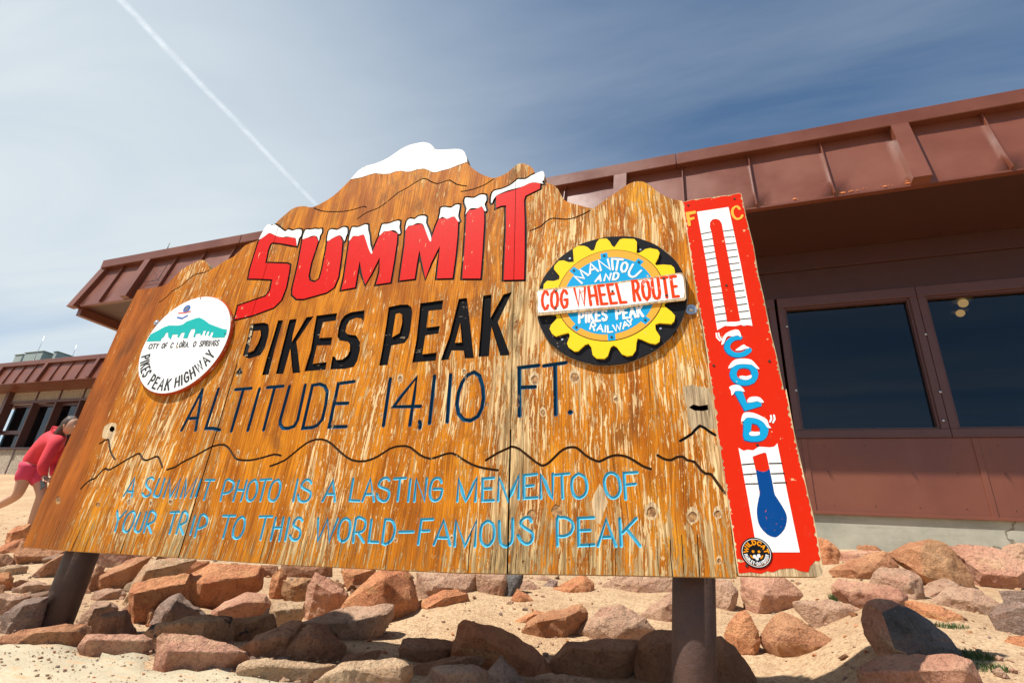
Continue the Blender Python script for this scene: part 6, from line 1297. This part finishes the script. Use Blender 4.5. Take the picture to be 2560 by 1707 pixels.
bm = bmesh.new(); bmesh.ops.create_uvsphere(bm, u_segments=24, v_segments=16, radius=1, matrix=Matrix.Translation(head) @ Matrix.Rotation(rad(12), 4, 'Y') @ Matrix.Diagonal((.098, .078, .115, 1)))
bmesh.ops.create_uvsphere(bm, u_segments=8, v_segments=6, radius=1, matrix=Matrix.Translation(head+Vector((.10, -.01, -.02))) @ Matrix.Diagonal((.018, .012, .02, 1)))
bmesh.ops.create_uvsphere(bm, u_segments=8, v_segments=6, radius=1, matrix=Matrix.Translation(head+Vector((.0, -.078, -.01))) @ Matrix.Diagonal((.018, .012, .028, 1)))
bm_obj('head', bm, M['skin'], per, True)
bm = bmesh.new(); bmesh.ops.create_uvsphere(bm, u_segments=28, v_segments=18, radius=1, matrix=Matrix.Translation(head+Vector((-.028, 0, .022))) @ Matrix.Rotation(rad(12), 4, 'Y') @ Matrix.Diagonal((.105, .092, .116, 1)))
for v_ in bm.verts: v_.co += (v_.co-head).normalized()*.008*noise.noise(v_.co*28)
bm_obj('hair', bm, M['hair'], per, True)
hair = [(head+Vector((-.03, 0, .03)), .08), (head+Vector((-.06, 0, .0)), .085), (head+Vector((-.10, -.02, -.07)), .075), (head+Vector((-.13, -.04, -.16)), .060), (head+Vector((-.10, -.08, -.25)), .035), (head+Vector((-.08, -.09, -.30)), .02)]
skin_chain(hair, [(0, 1), (1, 2), (2, 3), (3, 4), (4, 5)], M['hair'], 'hair', per)
sh = pj(440, 640, -.13); el = pj(335, 830, -.20); wr_ = pj(345, 905, -.16)
sh2 = pj(455, 640, .14); el2 = pj(440, 830, .2); wr2 = pj(420, 900, .08)
hd_ = [(waist+Vector((-.045, 0, -.12)), (.140, .155)), (waist+Vector((.03, 0, .06)), (.135, .15)), ((waist+chest)/2+Vector((0, 0, .02)), (.135, .155)), (chest, (.13, .155)), (neck+Vector((-.01, 0, -.02)), (.08, .09)), (sh, .085), (el, .070), (wr_, .048), (sh2, .085), (el2, .070), (wr2, .048)]
skin_chain(hd_, [(0, 1), (1, 2), (2, 3), (3, 4), (3, 5), (5, 6), (6, 7), (3, 8), (8, 9), (9, 10)], M['hoodie'], 'hoodie', per)
skin_chain([(neck+Vector((-.06, 0, .005)), (.06, .07)), (neck+Vector((-.02, -.05, .012)), .045), (neck+Vector((.04, -.06, -.02)), .034), (neck+Vector((-.02, .05, .012)), .045)], [(0, 1), (1, 2), (0, 3)], M['hoodie'], 'hood', per)
th1 = hipL.lerp(kneeL, .55); th2 = hipR.lerp(kneeR, .55)
skin_chain([(pel+Vector((.02, 0, .10)), .140), (pel+Vector((-.01, 0, -.02)), .150), (hipL, .118), (th1, .105), (hipR, .118), (th2, .108)], [(0, 1), (1, 2), (2, 3), (1, 4), (4, 5)], M['shorts'], 'shorts', per)
def hand(w_, d_, name):
    d_ = d_.normalized(); s_ = d_.cross(Vector((0, 1, 0))).normalized(); n_ = d_.cross(s_)
    J = [(w_, .024), (w_+d_*.05, .030), (w_+d_*.085, .026)]; E2 = [(0, 1), (1, 2)]
    for i, (o_, L_) in enumerate(((-.028, .055), (-.009, .066), (.010, .062), (.028, .048))):
        k_ = len(J); J += [(w_+d_*.095+n_*o_, .0095), (w_+d_*(.095+L_*.55)+n_*o_*1.1+s_*.012, .0085), (w_+d_*(.095+L_*.8)+n_*o_*1.1+s_*.032, .0075)]; E2 += [(2, k_), (k_, k_+1), (k_+1, k_+2)]
    k_ = len(J); J += [(w_+d_*.04-n_*.040, .0110), (w_+d_*.075-n_*.052+s_*.02, .0090)]; E2 += [(0, k_), (k_, k_+1)]
    return skin_chain(J, E2, M['skin'], name, per, 1)
hand(wr_, Vector((.75, 0, -.65)), 'hand'); hand(wr2, Vector((.4, -.2, -.9)), 'hand')
ph = wr_+Vector((.075, -.02, -.10))
bm = bmesh.new(); add_box(bm, (-.036, -.005, -.07), (.036, .005, .07), .004, Matrix.Translation(ph) @ Matrix.Rotation(rad(-35), 4, 'Y')); bm_obj('phone', bm, M['dark'], per)
for a_, t_ in ((ankL, tL), (ankR, tR)): skin_chain([(a_+Vector((-.03, 0, -.035)), .048), ((a_+t_)/2+Vector((0, 0, -.02)), .045), (t_, .038)], [(0, 1), (1, 2)], M['shoe'], 'shoe', per)

# ================================================================== contrail high above
def trail():
    H = 3200.0; a_ = V3(ray(300, 0)); b_ = V3(ray(778, 500)); A_ = a_*(H/a_.z); B_ = b_*(H/b_.z); d_ = (B_-A_); A2 = A_-d_*.8; B2 = A_+d_*1.4
    N = 60; S_ = 10; vs = []; fs = []; s_ = d_.cross(Vector((0, 0, 1))).normalized()
    for i in range(N+1):
        t_ = i/N; c = A2.lerp(B2, t_)+s_*10*noise.noise(Vector((t_*9, 0, 0))); r_ = 34
        for j in range(S_): an = 2*math.pi*j/S_; vs.append(c+s_*math.cos(an)*r_+Vector((0, 0, 1))*math.sin(an)*r_*.8)
    for i in range(N):
        for j in range(S_): fs.append((i*S_+j, i*S_+(j+1) % S_, (i+1)*S_+(j+1) % S_, (i+1)*S_+j))
    m = bpy.data.materials.new("contrail_vapour"); m.use_nodes = True; t = NT(m.node_tree); co = objco(t)
    lw = t.n('ShaderNodeLayerWeight', Blend=0.5).outputs['Facing']; core = t.math('POWER', t.math('SUBTRACT', 1.0, lw), 2.2)
    n_ = t.noise(co, 0.012, 4, 0.6); al = t.math('MULTIPLY', core, t.mapr(n_, .3, .7, .02, .070))
    df = t.n('ShaderNodeBsdfDiffuse', Color=(.95, .95, .95, 1)); ts = t.n('ShaderNodeBsdfTranslucent', Color=(.9, .9, .9, 1)); ad = t.n('ShaderNodeAddShader'); t.link(df.outputs[0], ad.inputs[0]); t.link(ts.outputs[0], ad.inputs[1])
    mx = t.n('ShaderNodeMixShader', i0=al); t.link(t.n('ShaderNodeBsdfTransparent').outputs[0], mx.inputs[1]); t.link(ad.outputs[0], mx.inputs[2]); t.link(mx.outputs[0], t.n('ShaderNodeOutputMaterial').inputs[0])
    o = mesh_obj('contrail', vs, fs, m, smooth=True); tag(o, 'faint white aircraft vapour trail crossing the sky from the upper left down to the sign', 'contrail')
trail()
